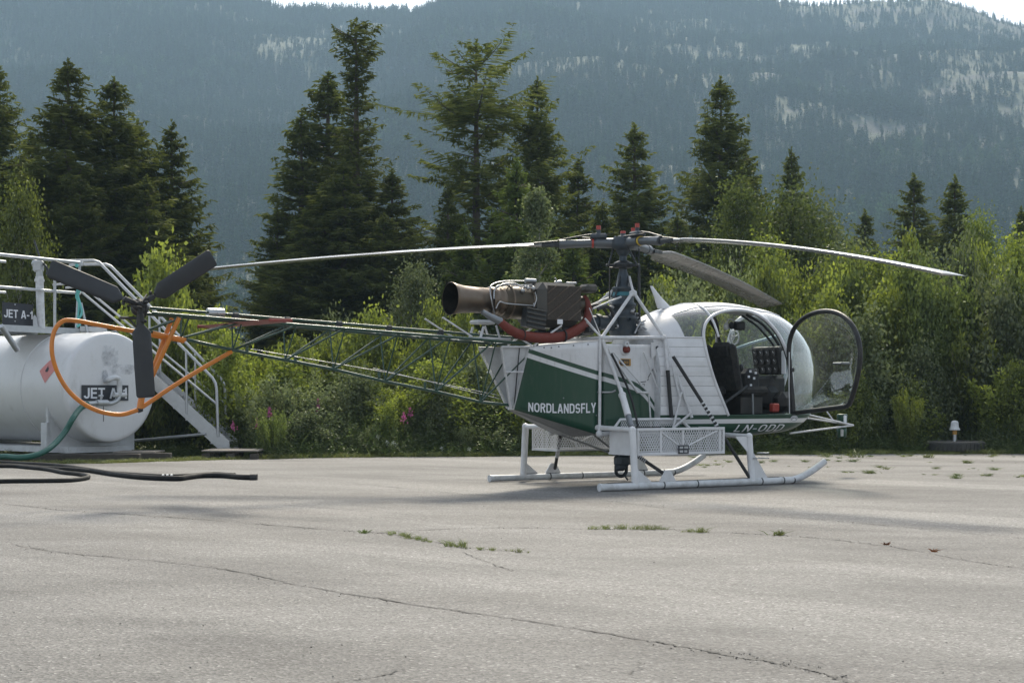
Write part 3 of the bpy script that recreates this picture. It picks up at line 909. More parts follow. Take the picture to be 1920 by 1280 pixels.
crack_grass('joint_grass', [(1108, 992), (1180, 992), (1252, 993)], .032, .6, 'longest strip of grass in a tarmac joint below the skids', 61)
crack_grass('joint_grass', [(1284, 997), (1328, 998)], .035, .55, 'short strip of grass in the tarmac joint right of the longest strip', 62)
crack_grass('joint_grass', [(736, 1002), (770, 1010), (810, 1018)], .06, .45, 'thin grass in the tarmac joint left of centre', 63)
crack_grass('joint_grass', [(843, 1024), (874, 1027)], .035, .6, 'small thick strip of grass in the tarmac joint left of centre', 64)
crack_grass('joint_grass', [(880, 1029), (940, 1033), (990, 1036)], .06, .45, 'sparse grass at the right end of the joint left of centre', 65)
k = 0
def tuft(px, py, h, mat='grass', label='', name='grass_tuft', cat='grass', n=40, grp='grass tufts in the tarmac'):
    global k; k += 1
    q, tn = tuft_quads(300 + k, n, h, h * .5, .004, .7)
    o = quads_mesh(name, q, M[mat], attr=tn); o.location = G(px, py); return tag(o, label, cat, grp)
tuft(1462, 1003, .05, label='tiny lone grass tuft in the joint right of the short grass strip')
tuft(685, 999, .035, label='tiny dark tuft at the left end of the joint left of centre', mat='weed')
TL = [(1606, 857, .16, 'largest grass tuft on the tarmac below the nose mirror'), (1548, 856, .1, 'grass tuft just left of the largest tuft'),
      (1740, 858, .09, 'low tuft left of the tyre'), (1812, 868, .06, 'tuft on the tarmac in front of the tyre')]
for a_ in TL: tuft(a_[0], a_[1], a_[2], label=a_[3], n=70)
pts, scl = [], []
r_ = np.random.default_rng(77)
for i in range(120):
    lane = r_.integers(0, 4)
    px = r_.uniform(1290, 1960); py = [856, 866, 877, 887][lane] + r_.normal() * 1.6 + (px - 1600) * [.0, .004, .01, .02][lane]
    if lane == 3 and px < 1560: continue
    if r_.random() > .35 + .5 * math.sin(px * .045 + lane * 2) ** 2: continue
    p = G(px, py, 0.0); pts.append((p[0], p[1], .002)); s_ = r_.uniform(.15, .7) ** 1.6; scl.append((s_, s_, s_ * .8))
o = scatter('tarmac_weeds', [proto('tuft', *tuft_quads(91, 70, .14, .07, .005, .9), 'weed'), proto('tuft', *tuft_quads(92, 60, .12, .08, .005, .8), 'grass')], pts, r_.uniform(0, 6.28, len(pts)), scl, r_.integers(0, 2, len(pts)))
tag(o, 'scattered weeds growing through the tarmac on the far right', 'weeds')
for px, py, lab in [(1660, 1021, 'reddish brown weed in the joint, left of the two'), (1752, 1034, 'reddish brown weed in the joint, right of the two')]:
    q, tn = tuft_quads(px, 18, .025, .008, .005, 1.0); o = quads_mesh('red_weed', q, M['dry'], attr=tn); o.location = G(px, py)
    tag(o, lab, 'weed', 'reddish weeds in the joint')

# loose grit along the edge and in the joints
gr = []
for sd in range(3):
    r = np.random.default_rng(400 + sd); v_ = unit(r.normal(size=(8, 3))) * np.array([1, .8, .5])
    b_ = MB(); b_.add([p_ * .01 for p_ in v_], [(0, 1, 2), (0, 2, 3), (0, 3, 1), (4, 5, 6), (4, 6, 7), (1, 4, 5), (2, 6, 7), (3, 5, 7), (0, 5, 6), (1, 2, 4)])
    o_ = b_.build('grit', M['asphalt']); COL.objects.unlink(o_); gr.append(o_)
r = np.random.default_rng(5); pts = []
for i in range(5200):
    x = r.uniform(-13, 15); pts.append((x, edge_y(x) - abs(r.normal()) * .55, .004))
for q_, w_ in CRACKS[:4]:
    p_ = bez([G(*t_) for t_ in q_], 60)
    for k_ in range(260):
        s_ = p_[r.integers(0, len(p_))]; pts.append((s_[0] + r.normal() * .05, s_[1] + r.normal() * .05, .004))
for i in range(260): pts.append((*G(r.uniform(-50, 1970), r.uniform(900, 1290))[:2], .003))
s_ = r.uniform(.2, .8, len(pts)) ** 1.5
o = scatter('loose_grit', gr, pts, r.uniform(0, 6.28, len(pts)), np.stack([s_, s_, s_], 1), r.integers(0, 3, len(pts)))
tag(o, 'loose grit along the edge of the tarmac and in its joints', 'grit')

# fireweed
def fireweed(px, py, Y, label, h_top):
    w = W(px, py, Y); r = np.random.default_rng(int(px)); base = np.array([w[0], Y, -.03])
    H = w[2] + .03
    o = empty('fireweed', base, 0, label, 'flower', 'pink fireweed in front of the thicket')
    b = MB(); b.tube([(0, 0, 0), (.02, 0, H * .5), (0, .01, H)], [.006, .005, .003], 5); b.build('stem', M['stem'], o)
    n = 60; s = r.uniform(.15, .8, n); p = np.stack([0 * s, 0 * s, H * s], 1); d = unit(r.normal(size=(n, 3)) * np.array([1, 1, .3])) * .12
    quads_mesh('leaves', kites(p, d, rand_perp(d, r) * .012), M['weed'], parent=o, attr=r.random(n))
    n = 70; s = r.random(n); p = np.stack([r.normal(size=n) * .022 * (1.2 - s), r.normal(size=n) * .03 * (1.2 - s), H - h_top + h_top * 1.1 * s], 1)
    d = unit(r.normal(size=(n, 3))) * (.034 * (1.2 - s))[:, None]
    quads_mesh('flower_spike', kites(p, d, rand_perp(d, r) * .016), M['petal'], parent=o, attr=r.random(n))
for a_ in [(596, 750, 28.6, 'tallest pink fireweed under the middle of the tail boom', .26), (505, 764, 28.4, 'pink fireweed left of the tallest one', .16), (482, 786, 28.3, 'low pink fireweed close to the stair foot', .18),
           (757, 774, 28.6, 'left of the two pink fireweeds under the front of the tail boom', .16), (769, 764, 28.9, 'right of the two pink fireweeds under the front of the tail boom', .15), (437, 790, 28.2, 'faint pink fireweed right beside the stair', .15)]:
    fireweed(*a_)
dz = MB()
pts = [(709, 818), (725, 829), (728, 833), (735, 833), (742, 834), (738, 830), (880, 842), (828, 841)]
for i, (px, py) in enumerate(pts):
    w = W(px, py, 28.35); r = np.random.default_rng(i)
    for q_ in range(7):
        a_ = q_ * .9; c_, s_ = math.cos(a_), math.sin(a_)
        dz.add([w, w + (.03 * c_ - .008 * s_, .01, .03 * s_ + .008 * c_), w + (.042 * c_, .012, .042 * s_), w + (.03 * c_ + .008 * s_, .01, .03 * s_ - .008 * c_)], [(0, 1, 2, 3)])
    dz.tube([w, (w[0] + .02, w[1] + .05, -.03)], .004, 4)
tag(dz.build('daisies', M['daisy']), 'small white flowers low in the weeds right of the staircase', 'flowers', kind='stuff')

# far forest on the hillside
def far_spruce(seed, n=120, R=.19):
    r = np.random.default_rng(seed); u = r.random(n) ** .8 * .93 + .05
    L = R * ((1 - u) ** .75 + .08) * r.uniform(.6, 1.2, n); az = r.uniform(0, 6.28, n)
    f = np.stack([np.cos(az), np.sin(az), 0 * az], 1)
    p = np.stack([0 * u, 0 * u, u], 1) + f * (L * .1)[:, None]
    d = f * L[:, None]; d[:, 2] -= L * .35
    w_ = np.stack([-f[:, 1], f[:, 0], 0 * az], 1) * (L * .42)[:, None]
    q = kites(p, d, w_)
    t_ = np.array([[(-.01, 0, 0), (.01, 0, 0), (.004, 0, 1), (-.004, 0, 1)]], float)
    return np.concatenate([q, t_]), np.concatenate([np.clip(.3 + .3 * r.normal(size=n), 0, 1), [0.1]])
def far_leafy(seed, n=150):
    r = np.random.default_rng(seed); v = unit(r.normal(size=(n, 3))) * (r.random(n) ** .33)[:, None] * np.array([.28, .28, .42]) + np.array([0, 0, .55])
    d = unit(r.normal(size=(n, 3))) * .13
    return kites(v, d, rand_perp(d, r) * .05), np.clip(.8 + .15 * r.normal(size=n), 0, 1.1)
fp = [proto('f', *far_spruce(1), 'far_needles'), proto('f', *far_spruce(2, 100, .15), 'far_needles'), proto('f', *far_spruce(3, 130, .23), 'far_needles'),
      proto('f', *far_leafy(4), 'far_needles'), proto('f', *far_leafy(5), 'far_needles')]
n = 78000
Y = 360 + (1520 - 360) * rng.random(n) ** .66
X = (rng.random(n) * 2 - 1) * (Y * .36 + 25)
rk = rock_f(X, Y)
keep = rng.random(n) < np.clip(1.0 - (rk - .02) * 1.5, .38, 1.0)
X, Y, rk = X[keep], Y[keep], rk[keep]
n = len(X)
Z = hill_z(X, Y) - .3
h = rng.uniform(5, 12.5, n) * np.where(rk > .15, .62, 1.0) * (.9 + .35 * fbm(X, Y, 9, 3, 1 / 45.0))
h = np.clip(h, 3, 17)
idx = rng.choice([0, 1, 2], n); lf = fbm(X, Y, 13, 4, 1 / 40.0) + np.where(Y < 620, .25, 0) + rng.normal(size=n) * .35
idx = np.where(lf > 1.0, 3, idx)
h = np.where(idx >= 3, h * .8, h)
o = scatter('hillside_forest', fp, np.stack([X, Y, Z], 1), rng.uniform(0, 6.28, n), np.stack([h, h, h], 1), idx)
tag(o, 'hazy spruce forest covering the far hillside', 'forest')

# air
hz = MB(); hz.box((0, 1150, 300 - 1.1), (2900, 2700, 600))
m, nt, nd, ln, b = _new('haze_air'); nd.remove(b)
pv = nd.new('ShaderNodeVolumePrincipled'); pv.inputs['Density'].default_value = HAZE = .00034
pv.inputs['Color'].default_value = (.56, .79, 1.0, 1); pv.inputs['Anisotropy'].default_value = .0
ln.new(pv.outputs[0], nd['Material Output'].inputs['Volume'])
tag(hz.build('haze', m), kind='stuff')
# ------------------------------------------------------------------ the helicopter (axes: x forward, y left, z up, origin under the mast)
heli = empty('helicopter', (HX, HY, 0), HA, 'white and dark green helicopter with truss tail boom, standing with open bubble door', 'helicopter')
def A(*p): return np.array(p, float)
def tubes(name, segs, mat, parent, r=.02, n=8, each=True):
    out = []
    for sg in segs:
        pts, rr = (sg[0], sg[1]) if isinstance(sg, tuple) and len(sg) == 2 and np.isscalar(sg[1]) else (sg, r)
        b = MB(); b.tube(pts, rr, n); out.append(b.build(name, mat, parent))
    return out
def mirror(p): q = np.array(p, float).copy(); q[..., 1] *= -1; return q

def text_verts_old(s, w, h, shear=0.0, bold=.0):
    cu = bpy.data.curves.new('t', 'FONT'); cu.body = s; cu.size = 1; cu.offset = bold; cu.resolution_u = 3; cu.fill_mode = 'FRONT'
    ob = bpy.data.objects.new('t', cu); COL.objects.link(ob)
    bpy.context.view_layer.update()
    dg = bpy.context.evaluated_depsgraph_get()
    me = bpy.data.meshes.new_from_object(ob.evaluated_get(dg))
    v = np.array([x.co[:] for x in me.vertices]); f = [list(p.vertices) for p in me.polygons]
    bpy.data.objects.remove(ob); bpy.data.meshes.remove(me); bpy.data.curves.remove(cu)
    v[:, 0] -= v[:, 0].min(); v[:, 1] -= v[:, 1].min()
    v[:, 0] *= w / v[:, 0].max(); v[:, 1] *= h / v[:, 1].max()
    v[:, 0] += v[:, 1] * shear
    return v, f
def _arc(cx, cy, rx, ry, a0, a1, n=8):
    return [(cx + rx * math.cos(math.radians(a0 + (a1 - a0) * i / n)), cy + ry * math.sin(math.radians(a0 + (a1 - a0) * i / n))) for i in range(n + 1)]
T_ = .165                     # stroke of the block capitals
def _glyphs():
    h = T_ / 2; t, b, m = 1 - h, h, .5; G_ = {}
    w = .62; l, r = h, w - h
    G_['N'] = (w, [[(l, 0), (l, 1)], [(r, 0), (r, 1)], [(l, 1 - .05), (r, .05)]])
    G_['L'] = (.54, [[(l, 1), (l, b), (.54, b)]])
    G_['F'] = (.54, [[(l, 0), (l, t), (.54, t)], [(l, .52), (.50, .52)]])
    G_['E'] = (.56, [[(.56, b), (l, b), (l, t), (.56, t)], [(l, .52), (.52, .52)]])
    G_['T'] = (.60, [[(0, t), (.60, t)], [(.30, 0), (.30, t)]])
    G_['A'] = (.68, [[(.08, 0), (.32, 1 - .02)], [(.60, 0), (.36, 1 - .02)], [(.16, .28), (.52, .28)]])
    G_['Y'] = (.64, [[(.07, 1), (.32, .44)], [(.57, 1), (.32, .44)], [(.32, .50), (.32, 0)]])
    G_['O'] = (.66, ['c'] + [_arc(.33, .67, .33 - h, .33 - h, 0, 180) + _arc(.33, .33, .33 - h, .33 - h, 180, 360)])
    G_['D'] = (.64, ['c'] + [[(l, b), (l, t)] + _arc(.30, .70, .34 - h, .30 - h, 90, 0) + _arc(.30, .30, .34 - h, .30 - h, 0, -90)])
    G_['S'] = (.60, [_arc(.30, .715, .30 - h, .285 - h, 20, 180, 8) + _arc(.24, .60, .24 - h, .10, 200, 260, 3) + _arc(.36, .40, .24 - h, .10, 80, 20, 3) + _arc(.30, .285, .30 - h, .285 - h, 0, -160, 8)])
    G_['R'] = (.62, [[(l, 0), (l, t)], [(l, t)] + _arc(.34, .735, .28 - h, .265 - h, 90, -90) + [(l, .47 + .0)], [(.34, .47), (.55, 0)]])
    G_['J'] = (.52, [[(.52 - h, 1), (.52 - h, .28)] + _arc(.26, .28, .26 - h, .28 - h, 0, -180, 8)])
    G_['1'] = (.36, [[(.36 - h, 0), (.36 - h, 1)], [(.36 - h, .84), (.02, .70)]])
    G_['4'] = (.60, [[(.44, 0), (.44, 1)], [(.40, .97), (.06, .28)], [(.02, .25), (.60, .25)]])
    G_['-'] = (.34, [[(0, .40), (.34, .40)]])
    G_[' '] = (.22, [])
    return G_
def text_verts(s, w, h, shear=0.0, bold=.0, thin=1.0, gap=.11):
    G_ = _glyphs(); vs, fs = [], []; x = 0.0; k = 0
    for ch in s:
        gw, st_ = G_[ch]; closed = False
        for poly in st_:
            if poly == 'c': closed = True; continue
            p = np.array(poly, float); keep = [0] + [i for i in range(1, len(p)) if np.linalg.norm(p[i] - p[i - 1]) > 1e-4]; p = p[keep]
            if closed and np.linalg.norm(p[0] - p[-1]) < 1e-4: p = p[:-1]
            if closed: p = np.concatenate([p, p[:1]])
            pp = [p[0]]
            for i in range(1, len(p)):
                m_ = max(1, int(np.linalg.norm(p[i] - p[i - 1]) / .14)); pp += [p[i - 1] + (p[i] - p[i - 1]) * (q + 1) / m_ for q in range(m_)]
            p = np.array(pp[:-1] if closed else pp)
            n = len(p); L_, R_ = [], []
            for i in range(n):
                a_ = p[i] - p[i - 1] if (i > 0 or closed) else p[1] - p[0]; b_ = p[(i + 1) % n] - p[i] if (i < n - 1 or closed) else a_
                a_ = a_ / np.linalg.norm(a_); b_ = b_ / np.linalg.norm(b_)
                na, nb_ = np.array([-a_[1], a_[0]]), np.array([-b_[1], b_[0]]); m_ = na + nb_; m_ /= max(np.linalg.norm(m_), 1e-6)
                q = T_ * thin / 2 / max(.5, m_.dot(na)); L_.append(p[i] + m_ * q); R_.append(p[i] - m_ * q)
            base = len(vs); dz_ = .0003 * (k % 3); k += 1
            for q in L_: vs.append((q[0] + x, q[1], dz_))
            for q in R_: vs.append((q[0] + x, q[1], dz_))
            for i in range(n if closed else n - 1):
                j = (i + 1) % n; fs.append([base + i, base + n + i, base + n + j, base + j])
        x += gw + gap
    v = np.array(vs); v[:, 0] -= v[:, 0].min(); v[:, 0] *= w / v[:, 0].max(); v[:, 1] *= h
    v[:, 0] += v[:, 1] * shear
    return v, fs
def lettering(s, o, u, v, w, h, mat, parent, shear=0.0, bold=.02, fn=None, name='lettering', thin=1.0, gap=.11):
    tv, tf = text_verts(s, w, h, shear, bold, thin, gap)
    if fn is None:
        u = unit(A(*u)); v = unit(A(*v)); vs = A(*o) + tv[:, :1] * u + tv[:, 1:2] * v + tv[:, 2:3] * np.cross(u, v)
    else: vs = np.array([fn(a, b) for a, b, _ in tv])
    b = MB(); b.add(vs, tf); return b.build(name, mat, parent)

# --- cabin shell -------------------------------------------------------------
T0, TM, T1 = .14, 1.95, 3.04
ZT_ = ([.14, .3, .6, .9, 1.28, 1.6, 1.95], [1.90, 2.01, 2.145, 2.215, 2.255, 2.25, 2.205])
W_ = ([.14, .5, .9, 1.4, 1.95], [.56, .63, .69, .71, .70])
ZC = 1.22
def g_(t): return math.sqrt(max(0, 1 - ((t - TM) / (T1 - TM)) ** 2))
def smi(t, xs, ys):          # smooth interpolation
    c = np.polyfit(xs, ys, 4); return float(np.polyval(c, t))
CZ = np.polyfit(ZT_[0], ZT_[1], 4); CW = np.polyfit(W_[0], W_[1], 3)
def ztop(t): return float(np.polyval(CZ, t)) if t <= TM else ZC + (2.205 - ZC) * g_(t) ** 1.08
def wid(t): return float(np.polyval(CW, t)) if t <= TM else .70 * g_(t) ** .95
def zbot(t): return .575 if t <= 1.5 else (.575 + .025 * ((t - 1.5) / .45) ** 2 if t <= TM else ZC - (ZC - .60) * g_(t) ** .9)
def EB(t): return 2.45 + 4.0 * min(1, max(0, (2.95 - t) / .8))
def shell(t, th, off=0.0):
    """th: -90 bottom .. 90 top, right side y<0"""
    c, s = math.cos(th), math.sin(th)
    e = 2 / 2.45 if s >= 0 else 2 / EB(t)
    y = -wid(t) * abs(c) ** e * (1 if c >= 0 else -1)
    z = ZC + (ztop(t) - ZC if s >= 0 else ZC - zbot(t)) * abs(s) ** e * (1 if s >= 0 else -1)
    return A(t, y, z)
def side_w(t, z):
    """half width of the shell at height z"""
    zt, zb, w = ztop(t), zbot(t), wid(t)
    q = (z - ZC) / (zt - ZC) if z > ZC else (ZC - z) / (ZC - zb)
    e = 2.45 if z > ZC else EB(t)
    return w * max(0, 1 - min(1, abs(q)) ** e) ** (1 / e)
def PS(px, py, s=.6):
    for _ in range(12):
        p = P(px, py, s); s = .5 * s + .5 * side_w(min(p[0], 2.9), p[2])
    return p
def on_shell(t, z, off=0.0): return A(t, -side_w(t, z) - off, z)
SILL = P(1420, 778, .66)[2]
door_px = [(1365, 777), (1357, 758), (1346, 731), (1335, 700), (1326, 668), (1320, 640), (1319, 622), (1323, 606), (1333, 594), (1350, 585.5), (1374, 581.5), (1400, 583), (1422, 591), (1440, 604), (1456, 622), (1468, 643), (1477, 668), (1483, 700), (1486, 735), (1487, 777)]
door_tz = np.array([PS(*q)[[0, 2]] for q in door_px])
door_tz[0, 1] = door_tz[-1, 1] = SILL
door_tz[-3:, 0] = np.maximum(door_tz[-3:, 0], door_tz[-3:, 0].mean() - .01)
def inpoly(x, z, poly):
    c = False; j = len(poly) - 1
    for i in range(len(poly)):
        if (poly[i][1] > z) != (poly[j][1] > z) and x < (poly[j][0] - poly[i][0]) * (z - poly[i][1]) / (poly[j][1] - poly[i][1]) + poly[i][0]: c = not c
        j = i
    return c
REARZ = P(1290, 632, .62)[2]       # upper edge of the ribbed panels

cab = {k: MB() for k in ('roof', 'rear_window', 'windscreen', 'belly', 'rear', 'door_surround', 'door_surround_far')}
ts = np.concatenate([np.linspace(T0, TM, 90, endpoint=False), TM + (T1 - TM) * np.sin(np.linspace(0, math.pi / 2, 46))])
ths = np.radians(np.linspace(-90, 270, 241))[:-1]
V = np.array([[shell(t, th) for th in ths] for t in ts])
bins = {k: [] for k in cab}
rear_edge = door_tz[:7][::-1]
def rear_t(z): return np.interp(z, door_tz[:7, 1], door_tz[:7, 0])
for i in range(len(ts) - 1):
    for j in range(len(ths)):
        j2 = (j + 1) % len(ths)
        c = (V[i, j] + V[i + 1, j] + V[i, j2] + V[i + 1, j2]) / 4
        t, y, z = c
        if z < SILL: k = 'belly'
        elif inpoly(t, z, door_tz): continue
        elif t < rear_t(z) and z < REARZ: k = 'rear'
        elif t < .52 and z >= REARZ: k = 'roof'
        elif z > REARZ and abs(y) < .30 and t < 2.3: k = 'roof'
        elif z > REARZ and t < .98: k = 'rear_window'
        elif t < 1.0 or (t < rear_t(z) + .05 and z < 1.9): k = 'door_surround'
        else: k = 'windscreen'
        if k == 'door_surround' and y > 0: k = 'door_surround_far'
        bins[k].append((i, j, i + 1, j2))
def mat_belly():
    m, nt, nd, ln, b = _new('belly_paint')
    tc = nd.new('ShaderNodeTexCoord'); sx = nd.new('ShaderNodeSeparateXYZ'); ln.new(tc.outputs['Object'], sx.inputs[0])
    z1, z2 = P(1420, 784.5, .66)[2], P(1420, 793, .66)[2]
    f = ramp(nt, sx.outputs['Z'], [(0.0, 0.0), (z2 - .0005, 0.0), (z2 + .0005, 1.0), (z1 - .0005, 1.0), (z1 + .0005, 0.0)])
    ln.new(mixc(nt, f, (.009, .055, .030), (.62, .63, .64)), b.inputs['Base Color'])
    b.inputs['Roughness'].default_value = .35
    return m
M['belly'] = mat_belly()
kn = {'roof': ('roof', M['white']), 'rear_window': ('rear_window', M['glass']), 'windscreen': ('windscreen', M['glass']), 'belly': ('belly', M['belly']), 'door_surround': ('door_surround', M['white']), 'door_surround_far': ('door_surround', M['white'])}
for k, (nm, mt) in kn.items():
    b = MB(); idx = {}; vs = []; fs = []
    for (i, j, i2, j2) in bins[k]:
        f = []
        for key in ((i, j), (i2, j), (i2, j2), (i, j2)):
            if key not in idx: idx[key] = len(vs); vs.append(V[key])
            f.append(idx[key])
        fs.append(f)
    b.add(vs, fs, 0, True)
    o = b.build(nm, mt, heli)
    if k in ('roof', 'belly', 'door_surround'):
        sm = o.modifiers.new('thick', 'SOLIDIFY'); sm.thickness = .004; sm.offset = 1
    if k == 'belly': belly = o
    if k == 'windscreen': wscr = o
# ribbed side panels: one strip per rib on both sides
nr = 8
zr = np.linspace(SILL + .004, REARZ, nr + 1)
for sgn in (1, -1):
    for i in range(nr):
        z0, z1 = zr[i] + .0015, zr[i + 1] - .001
        b = MB(); rows = []
        for z, off in ((z0, -.001), (z0 + .003, .002), ((z0 + z1) / 2, .004), (z1 - .003, .002), (z1, -.001)):
            te = rear_t(z) - .012
            rows.append([on_shell(t, z, off) * A(1, sgn, 1) for t in np.linspace(T0, te, 14)])
        vs = [p for r_ in rows for p in r_]; fs = [(a * 14 + c, a * 14 + c + 1, a * 14 + 15 + c, a * 14 + 14 + c) for a in range(4) for c in range(13)]
        b.add(vs, fs, 0, False); b.build('side_panel', M['white'], heli)
# rear bulkhead + floor + interior
b = MB(); b.add([V[0, j] + A(.002, 0, 0) for j in range(len(ths))], [list(range(len(ths)))]); b.build('rear_bulkhead', M['white_worn'], heli)
b = MB()
fl = [(t, side_w(t, SILL) - .02) for t in np.linspace(T0 + .01, 2.6, 24)]
b.slab([A(t, -w, SILL - .02) for t, w in fl] + [A(t, w, SILL - .02) for t, w in fl[::-1]], A(0, 0, -.02)); b.build('cabin_floor', M['panel'], heli)
# door frame tubes round both openings, windscreen bow and rear window bow
dl = bez([A(t, 0, z) for t, z in door_tz], 6)
for sgn, mt in ((1, M['white']), (-1, M['white'])):
    pts = np.array([on_shell(p[0], min(p[2], ztop(p[0]) - .01), .004) * A(1, sgn, 1) for p in dl])
    b = MB(); b.tube(pts, .020, 8); b.build('door_frame', mt, heli)
    pin = np.array([on_shell(p[0], min(p[2], ztop(p[0]) - .03), -.03) * A(1, sgn, 1) for p in dl])
    b = MB(); b.tube(pin, .014, 6); b.build('door_seal', M['black_frame'], heli)
def bow(t, th0, th1, r=.012, mat='white', lean=0.0, name='canopy_bow'):
    th = np.radians(np.linspace(th0, th1, 40))
    pts = np.array([shell(t + lean * abs(math.cos(q)), q) for q in th]); pts[:, 2] += .002
    b = MB(); b.tube(pts, r, 6); return b.build(name, M[mat], heli)
bow(.98, 30, 150, .016, lean=.02); bow(.52, 40, 140, .005, 'grey_metal')
for sgn in (1, -1):
    b = MB(); b.tube([on_shell(t, REARZ, .006) * A(1, sgn, 1) for t in np.linspace(T0, rear_t(REARZ), 16)], .010, 6); b.build('panel_rail', M['white'], heli)
    b = MB(); b.tube([on_shell(t, SILL, .004) * A(1, sgn, 1) for t in np.linspace(T0, 2.55, 40)], .010, 6); b.build('sill_rail', M['green'], heli)
    b = MB(); b.tube([A(t, sgn * .305, ZC + (ztop(t) - ZC) * (1 - (.305 / wid(t)) ** 2.45) ** (1 / 2.45)) for t in np.linspace(.98, 2.28, 26)], .010, 6); b.build('roof_rail', M['white'], heli)
b = MB(); b.tube([A(t, 0, ztop(t)) for t in np.linspace(2.2, 2.8, 14)] , .006, 6); b.build('windscreen_joint', M['white'], heli)
# lettering on the belly
def belly_fn(a, b_): 
    t = 1.21 + a; z = .630 + b_
    return on_shell(t, z, .012)
pe = PS(1470, 809, .6)
lettering('LN-ODD', None, None, None, 0.80, .090, M['sign_white'], heli, shear=.45, thin=.8, gap=.16, fn=belly_fn)
oc = PS(1488, 784.5, .5)
b = MB(); b.add([on_shell(oc[0] + .075 * math.cos(q), oc[2] + .04 * math.sin(q), .010) for q in np.linspace(0, 2 * math.pi, 24, endpoint=False)], [list(range(24))]); em = b.build('nose_emblem', M['sign_white'], heli)
b = MB(); b.tube([on_shell(oc[0] + .062 * math.cos(q), oc[2] + .030 * math.sin(q), .013) for q in np.linspace(0, 2 * math.pi, 24, endpoint=False)], .003, 4, closed=True)
b.tube([on_shell(oc[0] + .04 * math.cos(q), oc[2] - .004 + .016 * math.sin(q), .013) for q in np.linspace(0, math.pi, 8)], .005, 4); b.build('emblem_drawing', M['grey_metal'], em)
# roof antenna
a0, a1 = P(1243, 574, 0), P(1221, 536, 0)
b = MB(); n_ = 8
ring = lambda c, ch, th: [c + A(ch * math.cos(q), th * math.sin(q), 0) for q in np.linspace(0, 2 * math.pi, 12, endpoint=False)]
vs = ring(a0 + A(.03, 0, -.03), .12, .022) + ring(a0 * .5 + a1 * .5, .055, .014) + ring(a1, .022, .008)
b.add(vs, [(r * 12 + k, r * 12 + (k + 1) % 12, r * 12 + 12 + (k + 1) % 12, r * 12 + 12 + k) for r in range(2) for k in range(12)] + [list(range(24, 36))], 0, True)
b.build('roof_antenna', M['white'], heli)

# --- doors -------------------------------------------------------------------
def ray_plane(px, py, o, n):
    C = A(-(HX * CA + HY * SA), HX * SA - HY * CA, EYE)
    w = A((px - CX) / F, 1, (YH - py) / F); d = A(w[0] * CA + w[1] * SA, -w[0] * SA + w[1] * CA, w[2])
    return C + d * ((o - C).dot(n) / d.dot(n))
def make_door(hinge, ang_dir, ang_nrm, tilt, frame_mat, gl, bulge, side, fr=.024, lean=0.0, zs=1.0, px_outline=None):
    d = A(math.cos(ang_dir), math.sin(ang_dir), 0); nn = A(math.cos(ang_nrm), math.sin(ang_nrm), 0)
    th = door_tz[-1, 0]
    outline = bez([A(th - t, 0, z) for t, z in door_tz], 5)
    if px_outline:
        pp_ = [ray_plane(x, y, hinge, nn) for x, y in px_outline]
        outline = bez([A((p - hinge).dot(d), 0, p[2]) for p in pp_], 4)[::-1]
    def place(a, z, off=0.0):
        if px_outline: return hinge + d * a + A(0, 0, z - hinge[2]) + nn * (off + .10 * (a / 1.3) ** 2 * 0)
        w0 = side_w(min(max(th - a, T0), 2.9), min(z, ztop(max(th - a, T0)) - .01)) - side_w(th, SILL)
        return hinge + d * a + A(0, 0, (z - SILL) * zs + tilt * a * (1 - (z - SILL) / 1.28)) + nn * (w0 * .10 + off) + A(lean * min(1, max(0, z - SILL) / .6), 0, 0)
    edge = np.array([place(p[0], p[2]) for p in outline])
    edge = np.concatenate([edge, np.array([edge[-1] * (1 - k) + edge[0] * k for k in np.linspace(0, 1, 12)[1:-1]])])
    b = MB(); b.tube(edge, fr, 8, closed=True); f = b.build('door', frame_mat, heli)
    c0 = np.array([np.mean(outline[:, 0]), 0, np.mean(outline[:, 2]) - .02])
    ol = np.concatenate([outline, np.array([outline[-1] * (1 - k) + outline[0] * k for k in np.linspace(0, 1, 12)[1:-1]])])
    vs, fs = [], []; R_ = 10; n = len(ol)
    for r_ in range(R_ + 1):
        k = (r_ / R_) ** .8 if r_ else .02
        for p in ol:
            q = c0 + (p - c0) * k; vs.append(place(q[0], q[2], bulge * (1 - k ** 3)))
    for r_ in range(R_):
        for i in range(n): fs.append((r_ * n + i, r_ * n + (i + 1) % n, (r_ + 1) * n + (i + 1) % n, (r_ + 1) * n + i))
    g2 = MB(); g2.add(vs, fs, 0, True); g2.add([vs[i] for i in range(n)], [list(range(n))]); g2.build('window', gl, f)
    return f, place
hr = A(2.035, -.80, SILL + .01)
rd, pl = make_door(hr, math.radians(-99), math.radians(-9), .085, M['black_frame'], M['door_glass'], .26, 1, .030, -.10, .965, [(1488, 774), (1485, 735), (1481, 690), (1479, 655), (1483, 630), (1492, 611), (1506, 597), (1526, 587), (1548, 583.5), (1570, 587), (1588, 598), (1601, 615), (1610, 638), (1613, 664), (1610, 696), (1602, 730), (1593, 756), (1585, 762)])
rd['label'] = 'open black framed bubble door'
b = MB(); q = pl(1.20, 1.46); b.tube([q, q + A(-.10, .02, .0)], .014, 6); b.tube([q + A(-.10, .02, 0), q + A(-.10, .16, .0)], .012, 6); b.build('handle', M['grey_metal'], rd)
b = MB(); q0, q1 = pl(.0, SILL + .02), pl(.0, 1.62); b.tube([q0 + A(-.035, 0, 0), (q0 + q1) / 2 + A(-.045, 0, 0), q1 + A(-.04, 0, 0)], .007, 6); b.build('hinge_tube', M['white'], rd)
for z in (.9, 1.4):
    q = pl(0, z); b = MB(); b.box(q, (.06, .05, .05), bevel=.01); b.build('hinge', M['black_frame'], rd)
hl = A(door_tz[-1, 0] + .03, side_w(door_tz[-1, 0], SILL) + .05, SILL + .01)
